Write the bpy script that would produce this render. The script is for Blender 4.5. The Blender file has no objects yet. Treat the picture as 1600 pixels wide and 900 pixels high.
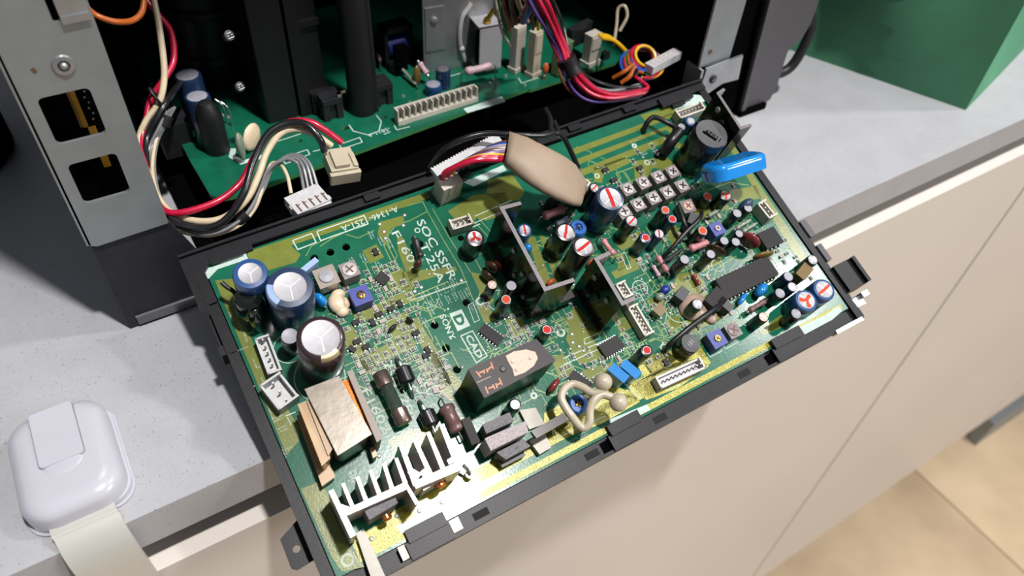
import bpy, bmesh, math, random
from mathutils import Matrix, Vector
random.seed(7)
S = 0.001                     # everything below is written in millimetres
scene = bpy.context.scene
COL = scene.collection

# ---------------------------------------------------------------- camera
cd = bpy.data.cameras.new('camera'); cam = bpy.data.objects.new('camera', cd); COL.objects.link(cam)
cd.sensor_width = 36.0; cd.lens = 26.63; cd.clip_start = 0.01; cd.clip_end = 50
cm = Matrix(((0.84882, 0.34987, -0.39636), (-0.52572, 0.63789, -0.56278), (0.05593, 0.68607, 0.72538))).to_4x4()
cm.translation = Vector((-130.23, -144.35, 220.64)) * S
cam.matrix_world = cm
cd.dof.use_dof = True; cd.dof.focus_distance = 0.262; cd.dof.aperture_fstop = 13.0
scene.camera = cam

# ---------------------------------------------------------------- world, lamps, exposure
world = bpy.data.worlds.new('world'); scene.world = world; world.use_nodes = True
wb = world.node_tree.nodes['Background']
wb.inputs[0].default_value = (0.86, 0.90, 1.0, 1); wb.inputs[1].default_value = 0.17
def lamp(name, direction, dist, radius, watts, colour):
    l = bpy.data.lights.new(name, 'AREA'); l.shape = 'DISK'; l.size = radius * 2; l.energy = watts; l.color = colour
    o = bpy.data.objects.new(name, l); COL.objects.link(o)
    d = Vector(direction).normalized(); o.location = d * dist
    o.rotation_euler = d.to_track_quat('Z', 'Y').to_euler()
    return o
lamp('ceiling_downlight', (0.10, -0.283, 0.954), 1.65, 0.045, 33, (1.0, 0.965, 0.94))
lamp('ceiling_downlight', (0.62, -0.20, 0.755), 2.1, 0.06, 15, (1.0, 0.97, 0.96))
lamp('front_fill_light', (0.56, -0.62, 0.40), 2.6, 0.45, 22, (1.0, 0.97, 0.96))  # soft fill added from the front to brighten the cabinet doors
def spot(x, y, watts):                 # added spots that brighten the floor so it bounces onto the cabinets
    l = bpy.data.lights.new('floor_bounce_spot', 'SPOT'); l.energy = watts; l.spot_size = math.radians(70); l.spot_blend = .6; l.shadow_soft_size = .05; l.color = (1, .96, .92)
    o = bpy.data.objects.new('floor_bounce_spot', l); COL.objects.link(o); o.location = (x, y, 1.7)
spot(.2, -1.45, 105); spot(1.3, -1.3, 85)
vs = scene.view_settings
vs.view_transform = 'Standard'; vs.look = 'None'; vs.gamma = 1; vs.exposure = 0.0; vs.use_curve_mapping = False

# ---------------------------------------------------------------- materials
def lin(h):
    h = h.lstrip('#'); c = [int(h[i:i+2], 16) / 255 for i in (0, 2, 4)]
    return [x / 12.92 if x <= 0.04045 else ((x + 0.055) / 1.055) ** 2.4 for x in c]
MATS = {}
def M(name, h, rough=0.5, metal=0.0, noise=None, bump=None, coat=0.0, trans=0.0, h2=None, speck=None, ior=None, spec=None):
    if name in MATS: return MATS[name]
    m = bpy.data.materials.new(name); m.use_nodes = True
    nt = m.node_tree; b = nt.nodes['Principled BSDF']
    c = lin(h) + [1]
    b.inputs['Base Color'].default_value = c; b.inputs['Roughness'].default_value = rough
    b.inputs['Metallic'].default_value = metal; b.inputs['Coat Weight'].default_value = coat
    b.inputs['Coat Roughness'].default_value = 0.08
    b.inputs['Transmission Weight'].default_value = trans
    if ior: b.inputs['IOR'].default_value = ior
    if spec is not None: b.inputs['Specular IOR Level'].default_value = spec
    tc = nt.nodes.new('ShaderNodeTexCoord')
    last = None
    if noise is None: noise = (350, 0.10)
    sc, am = noise
    n = nt.nodes.new('ShaderNodeTexNoise'); n.inputs['Scale'].default_value = sc; n.inputs['Detail'].default_value = 4
    nt.links.new(tc.outputs['Object'], n.inputs['Vector'])
    r = nt.nodes.new('ShaderNodeValToRGB'); r.color_ramp.elements[0].position = 0.3; r.color_ramp.elements[1].position = 0.7
    lo = [x * (1 - am) for x in c[:3]] + [1]
    hi = (lin(h2) + [1]) if h2 else [min(1, x * (1 + am)) for x in c[:3]] + [1]
    r.color_ramp.elements[0].color = lo if not h2 else c; r.color_ramp.elements[1].color = hi
    nt.links.new(n.outputs['Fac'], r.inputs['Fac']); last = r.outputs['Color']
    for (s_scale, s_size, s_hex, s_amt) in (speck or []):
        v = nt.nodes.new('ShaderNodeTexVoronoi'); v.inputs['Scale'].default_value = s_scale
        nt.links.new(tc.outputs['Object'], v.inputs['Vector'])
        n2 = nt.nodes.new('ShaderNodeTexNoise'); n2.inputs['Scale'].default_value = s_scale * 0.37
        nt.links.new(tc.outputs['Object'], n2.inputs['Vector'])
        mm = nt.nodes.new('ShaderNodeMath'); mm.operation = 'MULTIPLY_ADD'
        mm.inputs[1].default_value = -s_size * 2.2; mm.inputs[2].default_value = s_size * 1.9
        nt.links.new(n2.outputs['Fac'], mm.inputs[0])
        lt = nt.nodes.new('ShaderNodeMath'); lt.operation = 'LESS_THAN'
        nt.links.new(v.outputs['Distance'], lt.inputs[0]); nt.links.new(mm.outputs[0], lt.inputs[1])
        ml = nt.nodes.new('ShaderNodeMath'); ml.operation = 'MULTIPLY'; ml.inputs[1].default_value = s_amt
        nt.links.new(lt.outputs[0], ml.inputs[0])
        mx = nt.nodes.new('ShaderNodeMix'); mx.data_type = 'RGBA'
        nt.links.new(ml.outputs[0], mx.inputs[0]); nt.links.new(last, mx.inputs[6])
        mx.inputs[7].default_value = lin(s_hex) + [1]; last = mx.outputs[2]
    nt.links.new(last, b.inputs['Base Color'])
    if bump:
        bs, ba = bump
        n3 = nt.nodes.new('ShaderNodeTexNoise'); n3.inputs['Scale'].default_value = bs; n3.inputs['Detail'].default_value = 3
        nt.links.new(tc.outputs['Object'], n3.inputs['Vector'])
        bp = nt.nodes.new('ShaderNodeBump'); bp.inputs['Strength'].default_value = ba; bp.inputs['Distance'].default_value = 0.0002
        nt.links.new(n3.outputs['Fac'], bp.inputs['Height']); nt.links.new(bp.outputs[0], b.inputs['Normal'])
    MATS[name] = m
    return m

AMBER = M('amber_tape', 'a87a1c', .4)
QUARTZ = M('grey_quartz', 'a6a7ab', .42, noise=(60, .05), speck=[(1400, .26, '86878a', .5), (620, .13, '5c5c5e', .8), (260, .05, '38383a', .9)], bump=(1500, .05))
CABINET = M('cream_laminate', 'd6cfc8', .38, noise=(5, .03))
DARKGAP = M('cabinet_shade', '5b564e', .7)
FLOOR = M('beige_marble', 'cdb899', .25, noise=(5, .1), h2='a8947a')
GROUT = M('tile_joint', 'b39f84', .6)
STEEL = M('galvanised_steel', '8e9496', .42, .55, noise=(120, .06), bump=(900, .08))
STEEL2 = M('bare_sheet_steel', 'a3a5a8', .33, .75, noise=(90, .12), bump=(600, .15))
BLACK = M('black_plastic', '222326', .42, noise=(300, .15), bump=(1800, .12), spec=.3)
COILTOP = M('coil_end_grey', '47484b', .6)
BLACKD = M('matte_black_plastic', '040405', .9, spec=.03)
FRAMEM = M('charcoal_frame_plastic', '131418', .4, noise=(400, .2), bump=(1600, .12), spec=.22)
BEZEL = M('dark_grey_bezel', '4e4c4f', .55, noise=(200, .06))
BAG = M('green_paper', '3f7a5a', .75, noise=(40, .08), bump=(500, .25))
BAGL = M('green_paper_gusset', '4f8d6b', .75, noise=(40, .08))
WHITEP = M('white_gloss_plastic', 'b4b4bd', .2, noise=(50, .02), coat=.4)
STRAP = M('milky_strap_plastic', 'b9b9b2', .35, noise=(50, .03), trans=.15)
MASK = M('green_solder_mask', '125c45', .22, noise=(140, .14), bump=(900, .1), coat=.2, spec=.3)
OLIVE = M('olive_copper_pour', '6c7431', .25, noise=(200, .1), bump=(1500, .15), coat=.2, spec=.35)
OLIVE_LIT = M('glare_lit_olive_pour', '8d8828', .26, .15, noise=(900, .25), bump=(2600, .5), coat=.3)  # olive copper again, lamp glare put into a brighter, yellower colour
TRACE = M('pale_olive_trace', '6f8a45', .35, noise=(300, .1))
LAMI = M('board_edge_laminate', '3e7a45', .5)
SILK = M('white_silkscreen', 'aebfb4', .6)
SILKG = M('pale_grey_silkscreen', 'b9cbc6', .6)
SOLDER = M('tin_solder', 'a0a2a2', .45, .7)
LEAD = M('tinned_lead', '9fa0a0', .3, .9)
ALU = M('capacitor_aluminium', 'a3a2a6', .5, .25, noise=(600, .06))
ALUB = M('bright_aluminium', 'b9adae', .34, .45, noise=(400, .06), bump=(1800, .15))
SCORE = M('scored_aluminium', 'dcdbdf', .35, .3)
NAVY = M('navy_sleeve', '1d3050', .3, noise=(200, .1), coat=.4)
NAVYB = M('blue_sleeve', '24497c', .28, noise=(200, .1), coat=.4)
BROWNS = M('brown_sleeve', '33242a', .3, noise=(200, .1), coat=.4)
BLACKS = M('black_sleeve', '17181c', .28, noise=(200, .1), coat=.4)
BRIGHTB = M('bright_blue_epoxy', '1580d0', .14, noise=(200, .06), coat=.8)
BLUEC = M('blue_epoxy', '1f78bb', .2, noise=(200, .1), coat=.6)
BLUEP = M('blue_potentiometer', '1d2f86', .4, noise=(300, .1))
BAND = M('beige_sleeve_band', 'b9a67c', .4)
SKYBAND = M('pale_blue_band', '8ba4cb', .4)
REDP = M('red_paint', 'b5140f', .55, spec=.2)
ORP = M('orange_paint', 'cc4520', .6, spec=.2)
GREYTOP = M('grey_cap_end', '8f8f98', .45)
CHIP = M('chip_black', '232327', .45, noise=(900, .2))
CHIPT = M('chip_top_grey', '201e20', .55, noise=(1500, .2), spec=.25)
SMDR = M('smd_resistor_body', '2a2b26', .4)
PADM = M('chip_end_solder', '8f9184', .5, .2)
SMDC = M('smd_capacitor_body', 'a58a88', .45)
RELAY = M('relay_black', '171415', .3, noise=(600, .2), bump=(1200, .15))
RELAYT = M('relay_top', '241d1e', .45, noise=(800, .15), bump=(1500, .1), spec=.3)
STICK = M('beige_sticker', 'c7a996', .5, noise=(900, .1))
COPPERINK = M('copper_print', 'b8602e', .4)
TAPE = M('varnished_tape', '776d60', .28, .2, noise=(260, .12), bump=(260, .25), coat=.5)
BOBBIN = M('amber_bobbin', '9c7442', .35, noise=(100, .12), h2='b08e5e', coat=.3)
COPPER = M('copper_winding', 'b8601c', .25, .6)
TANCORE = M('tan_core', '7c6f64', .45)
FERR = M('ferrite_grey', '5b585c', .55, noise=(1300, .35), bump=(2000, .6))
FERRL = M('ferrite_pale', '958b8c', .5, noise=(1300, .3), bump=(2000, .6))
HSINK = M('dark_anodised_metal', '2a2722', .16, .85, noise=(60, .25), bump=(150, .25))
HSEDGE = M('grey_cut_edge', '6a6467', .5, .3)
CREAM = M('cream_nylon', 'b2a893', .35, noise=(200, .06), coat=.2)
CONN = M('cream_connector', 'bdb7ab', .4, noise=(500, .08))
CONNW = M('white_connector', 'b9b9ba', .4, noise=(500, .08))
GLUE = M('beige_glue', 'd9c2a6', .3, noise=(400, .08), bump=(400, .5), coat=.3)
CLEARG = M('clear_glue', '9a9186', .15, noise=(400, .1), bump=(500, .6), coat=.8)
BROWNR = M('brown_resistor', '6a4f4c', .35, noise=(300, .1), bump=(500, .3))
PINKR = M('pink_resistor', 'b07478', .4, noise=(300, .1))
PALER = M('pale_pink_resistor', 'b79aa2', .45, noise=(300, .1))
GREYR = M('grey_blue_resistor', '71808c', .4)
GLASS = M('fuse_glass', '5f6f62', .08, trans=.75, ior=1.45)
ORC = M('orange_ceramic', 'b4572a', .35)
BLACKI = M('dim_black_plastic', '0f0f11', .45)
OLB = M('olive_film_matte', '6b5526', .6)
BRC = M('brown_ceramic', '3a2419', .3, coat=.4)
REDC = M('red_epoxy', '7a2d30', .25, coat=.5)
OLC = M('olive_epoxy', '6b5526', .3, coat=.4)
GREENC = M('green_film', '66794e', .35, coat=.3)
GRNGREY = M('grey_green_disc', '7c8676', .3, coat=.4)
PAPER = M('brown_wrap_paper', '94826f', .55, noise=(90, .07), bump=(200, .3))
W_RED = M('red_insulation', 'b5173a', .3, coat=.3)
W_DRED = M('dark_red_insulation', '7d1a30', .35)
W_CREAM = M('cream_insulation', 'c9b99b', .35)
W_BLACK = M('black_insulation', '1c1d20', .28, coat=.4)
W_GREY = M('grey_insulation', '77777a', .35)
W_ORANGE = M('orange_insulation', 'a9551a', .35)
W_YEL = M('yellow_insulation', 'd8a814', .35)
W_BLUE = M('blue_insulation', '1b55b4', .35)
W_PURP = M('purple_insulation', '523a80', .35)
W_BRN = M('brown_insulation', '6b3c28', .35)
W_GRN = M('green_insulation', '2c7a3a', .35)
HEAT = M('black_heatshrink', '141416', .5)
BRASS = M('brass', 'c9a23c', .2, .95)
RUST = M('brown_rust', '5c4438', .6)
SILGL = M('white_silicone', 'b4b2b2', .4, bump=(300, .6))
HOLE = M('hole_black', '030504', .8)

# ---------------------------------------------------------------- mesh helpers
class MB:
    def __init__(s): s.v = []; s.f = []; s.m = []; s.M = Matrix()
    def add(s, vs_, fs, mi=0):
        k = len(s.v); s.v += [s.M @ Vector(q) for q in vs_]
        for f in fs: s.f.append([k + i for i in f]); s.m.append(mi)
    def box(s, x0, y0, z0, x1, y1, z1, mi=0, top=None):
        v = [(x0,y0,z0),(x1,y0,z0),(x1,y1,z0),(x0,y1,z0),(x0,y0,z1),(x1,y0,z1),(x1,y1,z1),(x0,y1,z1)]
        s.add(v, [(3,2,1,0),(0,1,5,4),(1,2,6,5),(2,3,7,6),(3,0,4,7)], mi); s.add(v[4:], [(0,1,2,3)], mi if top is None else top)
        return s
    def cbox(s, cx, cy, z0, sx, sy, h, mi=0, ang=0, top=None):
        old = s.M; s.M = old @ Matrix.Translation((cx, cy, z0)) @ Matrix.Rotation(math.radians(ang), 4, 'Z')
        s.box(-sx/2, -sy/2, 0, sx/2, sy/2, h, mi, top); s.M = old; return s
    def lathe(s, prof, n=28, mis=None, x=0, y=0, mi=0):
        k = len(prof); v = []
        for r, z in prof:
            for i in range(n):
                a = 2 * math.pi * i / n; v.append((x + r * math.cos(a), y + r * math.sin(a), z))
        base = len(s.v); s.v += [s.M @ Vector(q) for q in v]
        for j in range(k - 1):
            for i in range(n):
                a, b = j*n+i, j*n+(i+1) % n
                s.f.append([base+a, base+b, base+b+n, base+a+n]); s.m.append(mis[j] if mis else mi)
        if prof[0][0] > 0: s.f.append([base + i for i in range(n)][::-1]); s.m.append(mis[0] if mis else mi)
        if prof[-1][0] > 0: s.f.append([base + (k-1)*n + i for i in range(n)]); s.m.append(mis[-1] if mis else mi)
        return s
    def prism(s, poly, z0, z1, mi=0, top=None):
        a = sum(poly[i][0]*poly[(i+1) % len(poly)][1] - poly[(i+1) % len(poly)][0]*poly[i][1] for i in range(len(poly)))
        if a < 0: poly = poly[::-1]
        n = len(poly)
        s.add([(q[0], q[1], z0) for q in poly] + [(q[0], q[1], z1) for q in poly],
              [tuple(range(n))[::-1]] + [(i, (i+1) % n, n + (i+1) % n, n + i) for i in range(n)], mi)
        s.add([(q[0], q[1], z1) for q in poly], [tuple(range(n))], mi if top is None else top)
        return s
    def strip(s, pts, w, z0, z1, mi=0, top=None):       # a wall or a trace following a polyline
        n = len(pts); P2 = [Vector((q[0], q[1])) for q in pts]; L = []; R = []
        for i in range(n):
            d0 = (P2[i] - P2[i-1]).normalized() if i else (P2[1] - P2[0]).normalized()
            d1 = (P2[i+1] - P2[i]).normalized() if i < n-1 else d0
            t = (d0 + d1); t = t.normalized() if t.length > 1e-6 else d0
            nn = Vector((-t.y, t.x)); k = w / 2 / max(0.4, abs(nn.dot(Vector((-d0.y, d0.x)))))
            L.append(P2[i] + nn * k); R.append(P2[i] - nn * k)
        for i in range(n-1):
            q = [R[i], R[i+1], L[i+1], L[i]]
            s.add([(a.x, a.y, z0) for a in q] + [(a.x, a.y, z1) for a in q],
                  [(3,2,1,0), (0,1,5,4), (2,3,7,6)] + ([(3,0,4,7)] if i == 0 else []) + ([(1,2,6,5)] if i == n-2 else []), mi)
            s.add([(a.x, a.y, z1) for a in q], [(0,1,2,3)], mi if top is None else top)
        return s
    def tube(s, pts, r, n=10, mi=0, smooth=True, cap=True, r1=None):
        pts = [Vector(q) for q in pts]
        if smooth and len(pts) > 2:
            out = []; e = [pts[0]*2 - pts[1]] + pts + [pts[-1]*2 - pts[-2]]
            for i in range(1, len(e) - 2):
                for k in range(6):
                    t = k / 6; a, b, c, d = e[i-1], e[i], e[i+1], e[i+2]
                    out.append(0.5 * ((2*b) + (c-a)*t + (2*a-5*b+4*c-d)*t*t + (3*b-a-3*c+d)*t*t*t))
            out.append(pts[-1]); pts = out
        t = (pts[1] - pts[0]).normalized(); up = Vector((0,0,1)) if abs(t.z) < .9 else Vector((1,0,0))
        nn = t.cross(up).normalized(); base = len(s.v); K = len(pts)
        for i, q in enumerate(pts):
            t = (pts[min(i+1, K-1)] - pts[max(i-1, 0)]).normalized()
            nn = (nn - t * nn.dot(t)).normalized(); bb = t.cross(nn)
            rr = r if r1 is None else r + (r1 - r) * i / (K - 1)
            for j in range(n):
                a = 2 * math.pi * j / n
                s.v.append(s.M @ (q + nn * rr * math.cos(a) + bb * rr * math.sin(a)))
        for i in range(K-1):
            for j in range(n):
                a, b = i*n + j, i*n + (j+1) % n
                s.f.append([base+a, base+b, base+b+n, base+a+n]); s.m.append(mi)
        if cap:
            s.f.append([base+j for j in range(n)][::-1]); s.m.append(mi)
            s.f.append([base+(K-1)*n+j for j in range(n)]); s.m.append(mi)
        return s
    def ball(s, c, rx, ry=None, rz=None, mi=0, n=16, k=10):
        ry = ry or rx; rz = rz or rx; old = s.M
        s.M = old @ Matrix.Translation(c) @ Matrix.Diagonal((rx, ry, rz, 1))
        s.lathe([(math.sin(math.pi*i/k) if 0 < i < k else 0.0001, -math.cos(math.pi*i/k)) for i in range(k+1)], n, mi=mi)
        s.M = old; return s
    def plate(s, outer, holes, z0, z1, mi=0, side=None):     # flat sheet with real holes
        bm = bmesh.new(); loops = []
        for lp in [outer] + holes:
            vv = [bm.verts.new((q[0], q[1], 0)) for q in lp]; loops.append(lp)
            for i in range(len(vv)): bm.edges.new((vv[i], vv[(i+1) % len(vv)]))
        bmesh.ops.triangle_fill(bm, use_beauty=True, edges=bm.edges[:], normal=(0,0,1))
        bm.verts.index_update()
        v = [tuple(q.co) for q in bm.verts]; f = [[q.index for q in fa.verts] for fa in bm.faces]
        ff = []
        for q in f:
            a, b, c = [Vector(v[i]) for i in q[:3]]
            ff.append(q if (b-a).cross(c-a).z > 0 else q[::-1])
        bm.free()
        s.add([(q[0], q[1], z1) for q in v], ff, mi); s.add([(q[0], q[1], z0) for q in v], [q[::-1] for q in ff], mi)
        for lp in loops:
            n = len(lp)
            s.add([(q[0], q[1], z0) for q in lp] + [(q[0], q[1], z1) for q in lp], [(i, (i+1) % n, n+(i+1) % n, n+i) for i in range(n)], mi if side is None else side)
        return s
def circ(x, y, r, n=16): return [(x + r*math.cos(2*math.pi*i/n), y + r*math.sin(2*math.pi*i/n)) for i in range(n)]
def rrect(x0, y0, x1, y1, r, n=5):
    out = []
    for cx, cy, a0 in ((x1-r, y1-r, 0), (x0+r, y1-r, 90), (x0+r, y0+r, 180), (x1-r, y0+r, 270)):
        for i in range(n+1):
            a = math.radians(a0 + 90*i/n); out.append((cx + r*math.cos(a), cy + r*math.sin(a)))
    return out
def mesh_of(name, mb, mats, sharp=35):
    me = bpy.data.meshes.new(name)
    me.from_pydata([Vector(q) * S for q in mb.v], [], mb.f)
    for m in (mats if isinstance(mats, (list, tuple)) else [mats]): me.materials.append(m)
    me.polygons.foreach_set('material_index', mb.m)
    me.polygons.foreach_set('use_smooth', [True] * len(mb.f))
    me.update(); me.validate(); me.set_sharp_from_angle(angle=math.radians(sharp))
    return me
def obj(name, mb, mats, parent=None, loc=(0,0,0), rot=0, bevel=0, label=None, kind=None, cat=None, group=None, seg=2, sharp=35):
    me = mb if isinstance(mb, bpy.types.Mesh) else mesh_of(name, mb, mats, sharp)
    o = bpy.data.objects.new(name, me); COL.objects.link(o)
    if parent: o.parent = parent
    o.location = Vector(loc) * S
    o.rotation_euler = (0, 0, math.radians(rot)) if not isinstance(rot, tuple) else tuple(math.radians(a) for a in rot)
    if bevel:
        b = o.modifiers.new('bevel', 'BEVEL'); b.width = bevel * S; b.segments = seg; b.limit_method = 'ANGLE'; b.angle_limit = math.radians(40); b.harden_normals = True
    if label: o['label'] = label
    if kind: o['kind'] = kind
    if cat: o['category'] = cat
    if group: o['group'] = group
    return o
def thing(name, label, cat, loc=(0,0,0), rot=None, group=None):
    o = bpy.data.objects.new(name, None); COL.objects.link(o); o.empty_display_size = .02
    o.location = Vector(loc) * S
    if rot is not None: o.rotation_euler = rot
    o['label'] = label; o['category'] = cat
    if group: o['group'] = group
    return o
def text_mb(txt, size, mi=0, depth=0.03, bold=0.0):     # lettering as a thin mesh lying in XY, origin at its left baseline
    c = bpy.data.curves.new('lettering', 'FONT'); c.body = txt; c.size = size; c.extrude = depth; c.offset = bold; c.resolution_u = 2
    o = bpy.data.objects.new('lettering', c); COL.objects.link(o)
    dg = bpy.context.evaluated_depsgraph_get(); me = o.evaluated_get(dg).to_mesh()
    mb = ([tuple(v.co) for v in me.vertices], [list(q.vertices) for q in me.polygons])
    o.evaluated_get(dg).to_mesh_clear(); bpy.data.objects.remove(o); bpy.data.curves.remove(c)
    return mb
def put_text(mb, txt, x, y, z, size, ang=0, mi=0, bold=0.0, wide=1.0, centre=False):
    v, f = text_mb(txt, size, bold=bold)
    if not v: return
    if centre:
        cx = (min(q[0] for q in v) + max(q[0] for q in v)) / 2; cy = (min(q[1] for q in v) + max(q[1] for q in v)) / 2
        v = [(q[0]-cx, q[1]-cy, q[2]) for q in v]
    old = mb.M; mb.M = old @ Matrix.Translation((x, y, z)) @ Matrix.Rotation(math.radians(ang), 4, 'Z') @ Matrix.Diagonal((wide, 1, 1, 1))
    mb.add(v, f, mi); mb.M = old

# ================================================================ SETTING
fl = obj('floor', MB().box(-1500, -2600, -840, 3200, 1200, -832), GROUT, kind='structure')
tm = mesh_of('tile', MB().box(-299, -299, 0, 299, 299, 3), FLOOR)
for i in range(6):
    for j in range(4):
        o = obj('tile', tm, None, fl, (-100 + i*601, -1740 + j*601, -832), bevel=0)

ct = MB(); ct.box(-900, 0, -17.5, 1500, 560, 0)
obj('countertop', ct, QUARTZ, bevel=.8, label='pale grey speckled stone countertop under the open monitor', cat='countertop')
cab = thing('base_cabinet', 'cream handleless base cabinet with flat doors below the grey countertop', 'cabinet', (0, 0, -832))
obj('carcass', MB().box(-900, 30, 100, 1495, 555, 814), DARKGAP, cab)
obj('plinth', MB().box(-900, 32, 0, 1495, 45, 100), DARKGAP, cab)
obj('door', MB().box(-900, -2, 108, 365, 16, 801), CABINET, cab, bevel=.8)
obj('door', MB().box(368.5, -2, 108, 868, 16, 801), CABINET, cab, bevel=.8)
obj('door', MB().box(871.5, -2, 108, 1495, 16, 801), CABINET, cab, bevel=.8)
obj('plinth', MB().box(930, -8, 0, 1495, 10, 66), STEEL, cab, label='pale metal plinth panel at the far end')

# ---------------------------------------------------------------- green paper bag
bag = thing('paper_bag', 'green paper carrier bag standing on the countertop beside the monitor', 'bag', (280, 21, 0))
b = MB(); g = 14
d1 = Vector((-.41, .912)); d2 = Vector((.965, .262))
vv = []; ff = []
for j in range(g+1):
    for i in range(g+1):
        a = i/g; z = j/g*230
        crease = 15*max(0, 1 - abs((a*230) - 38 - z*.40)/26) - 11*max(0, 1-abs(a*230-95-z*.15)/40)
        q = d1*(a*230) - d2*crease*min(1, z/60)
        vv.append((q.x + .02*z, q.y + .02*z, z))
for j in range(g):
    for i in range(g): k = j*(g+1)+i; ff.append((k, k+g+1, k+g+2, k+1))
b.add(vv, ff); obj('front_panel', b, BAG, bag, sharp=60)
b = MB(); vv = []; ff = []
for j in range(g+1):
    for i in range(g+1):
        a = i/g; z = j/g*230
        fold = 14*math.sin(math.pi*min(1, a*1.4)) * min(1, z/50)
        q = d2*(a*110) + d1*fold
        vv.append((q.x + .02*z, q.y + .02*z, z))
for j in range(g):
    for i in range(g): k = j*(g+1)+i; ff.append((k, k+1, k+g+2, k+g+1))
b.add(vv, ff); obj('side_gusset', b, BAGL, bag, sharp=60)
b = MB(); q1 = d1*230; q2 = d2*110
b.prism([(0,0), (q2.x, q2.y), ((q1+q2).x, (q1+q2).y), (q1.x, q1.y)], 0.1, 0.8); obj('base_panel', b, BAG, bag)
b = MB(); b.add([(q1.x,q1.y,0), ((q1+q2).x,(q1+q2).y,0), ((q1+q2).x+4,(q1+q2).y+4,230), (q1.x+4,q1.y+4,230)], [(0,1,2,3)])
b.add([(q2.x,q2.y,0), ((q1+q2).x,(q1+q2).y,0), ((q1+q2).x+4,(q1+q2).y+4,230), (q2.x+4,q2.y+4,230)], [(3,2,1,0)])
obj('back_panel', b, BAG, bag)

# ---------------------------------------------------------------- magnetic child lock on the counter edge
lk = thing('cabinet_safety_latch', 'white plastic cabinet safety latch stuck on the countertop with milky strap', 'latch', (-173, 25, 0))
obj('base_pad', MB().prism(rrect(-14.6, -19, 15.6, 21, 7, 8), 0, 1.0).prism(rrect(-14, -18.4, 15, 20.4, 7, 8), 1.0, 3.0), WHITEP, lk, bevel=.5)
bd = MB(); lay = [(0, 2.6), (.0, 7.2), (.5, 8.6), (1.6, 9.8), (3.4, 10.6), (6, 11)]
prev = None; n = 9*4
for ins, z in lay:
    pts = rrect(-14.4+ins, -20.2+ins, 14.4-ins, 20.2-ins, max(1.5, 9-ins*.8), 8)
    bd.v += [Vector((q[0], q[1], z)) for q in pts]
for j in range(len(lay)-1):
    for i in range(n):
        bd.f.append([j*n+i, j*n+(i+1) % n, (j+1)*n+(i+1) % n, (j+1)*n+i]); bd.m.append(0)
bd.f.append([(len(lay)-1)*n+i for i in range(n)]); bd.m.append(0)
obj('body', bd, WHITEP, lk, loc=(0, 1, 0), sharp=50)
obj('release_button', MB().prism(rrect(-6.2, -2.6, 6.2, 19, 1.2, 3), 10.4, 11.7), WHITEP, lk, bevel=.5, seg=3)
obj('button_gap', MB().prism(rrect(-6.5, -2.9, 6.5, 19.1, 1.4, 3), 10.4, 11.15), M('gap_grey', '7f7f86', .6), lk)
bt = MB(); bt.ball((0, -2.4, 10.5), 6.6, 5.4, 1.0, n=28); obj('thumb_recess', bt, WHITEP, lk)
st = MB()
path = [(-.2, 18, 2.6), (-.2, -17, 2.8), (.3, -22, 2.2), (.8, -26.5, -1.5), (1.2, -29, -9), (1.5, -30, -30), (1.5, -30.5, -90)]
for i in range(len(path)-1):
    pass
w = 9.0; vv = []
sm = []
e = [path[0]] + path + [path[-1]]
for i in range(1, len(e)-2):
    for k in range(6):
        t = k/6; a, b_, c, d = [Vector(q) for q in e[i-1:i+3]]
        sm.append(0.5*((2*b_)+(c-a)*t+(2*a-5*b_+4*c-d)*t*t+(3*b_-a-3*c+d)*t*t*t))
sm.append(Vector(path[-1]))
for i, q in enumerate(sm):
    t = (sm[min(i+1, len(sm)-1)] - sm[max(i-1, 0)]).normalized(); nn = Vector((0, -t.z, t.y)) * .75
    for sx, sn in ((-w, -1), (w, -1), (w, 1), (-w, 1)): vv.append((q.x + sx, q.y + sn*nn.y, q.z + sn*nn.z))
ff = []
for i in range(len(sm)-1):
    for k in range(4): ff.append((4*i+k, 4*i+(k+1) % 4, 4*i+4+(k+1) % 4, 4*i+4+k))
st.add(vv, ff); obj('strap', st, STRAP, lk, label='milky translucent strap folded over the counter edge', sharp=50)

# ---------------------------------------------------------------- something dark behind the chassis, left
dk = thing('black_appliance', 'rounded black appliance at the left picture edge behind the monitor', 'appliance', (-192, 216, 0))
obj('body', MB().lathe([(27, 0), (29.5, 3), (29.5, 38), (27, 44), (20, 47)], 40), BLACKD, dk)
obj('rim', MB().lathe([(20, 47), (19, 48.5), (14, 48.5), (13, 46.5), (0.001, 46.5)], 40), BLACK, dk)

# ================================================================ MONITOR CHASSIS
ch = thing('monitor_chassis', 'opened video monitor chassis with steel side rails and black plastic base', 'monitor', (0, 77, 0))
def CY(y): return y - 77
# left steel rail with two square windows, a screw dimple and a punched slot
R90 = (90, 0, 0)      # parts drawn in XY then stood up: local y -> world z, local z -> world -y
lr = MB()
outer = [(-144.6, 43.2), (-142.5, 42.0), (-119.5, 42.6), (-119.5, 250), (-144.6, 250)]
lr.plate(outer, [rrect(-140.6, 81.6, -127.0, 97.2, 1.6)[::-1], rrect(-140.6, 59.2, -126.8, 74.4, 1.6)[::-1], rrect(-129.2, 117.0, -127.4, 124, .8)[::-1]], -.6, .6)
lr.box(-145.2, 43.2, -90, -144.0, 250, .6)
o_ = obj('side_rail', lr, STEEL, ch, loc=(0, -.5, 0), rot=R90, label='grey painted steel rail with two square windows')
lr2 = MB(); lr2.lathe([(3.0, 0), (2.7, .6), (1.6, .75), (1.5, .2), (0.001, .2)], 24, mis=[0, 0, 0, 1])
lr2.ball((0, 0, .55), 1.1, mi=2)
obj('rivet', lr2, [STEEL2, RUST, SOLDER], o_, loc=(-130.9, 105.2, .6))
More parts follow.
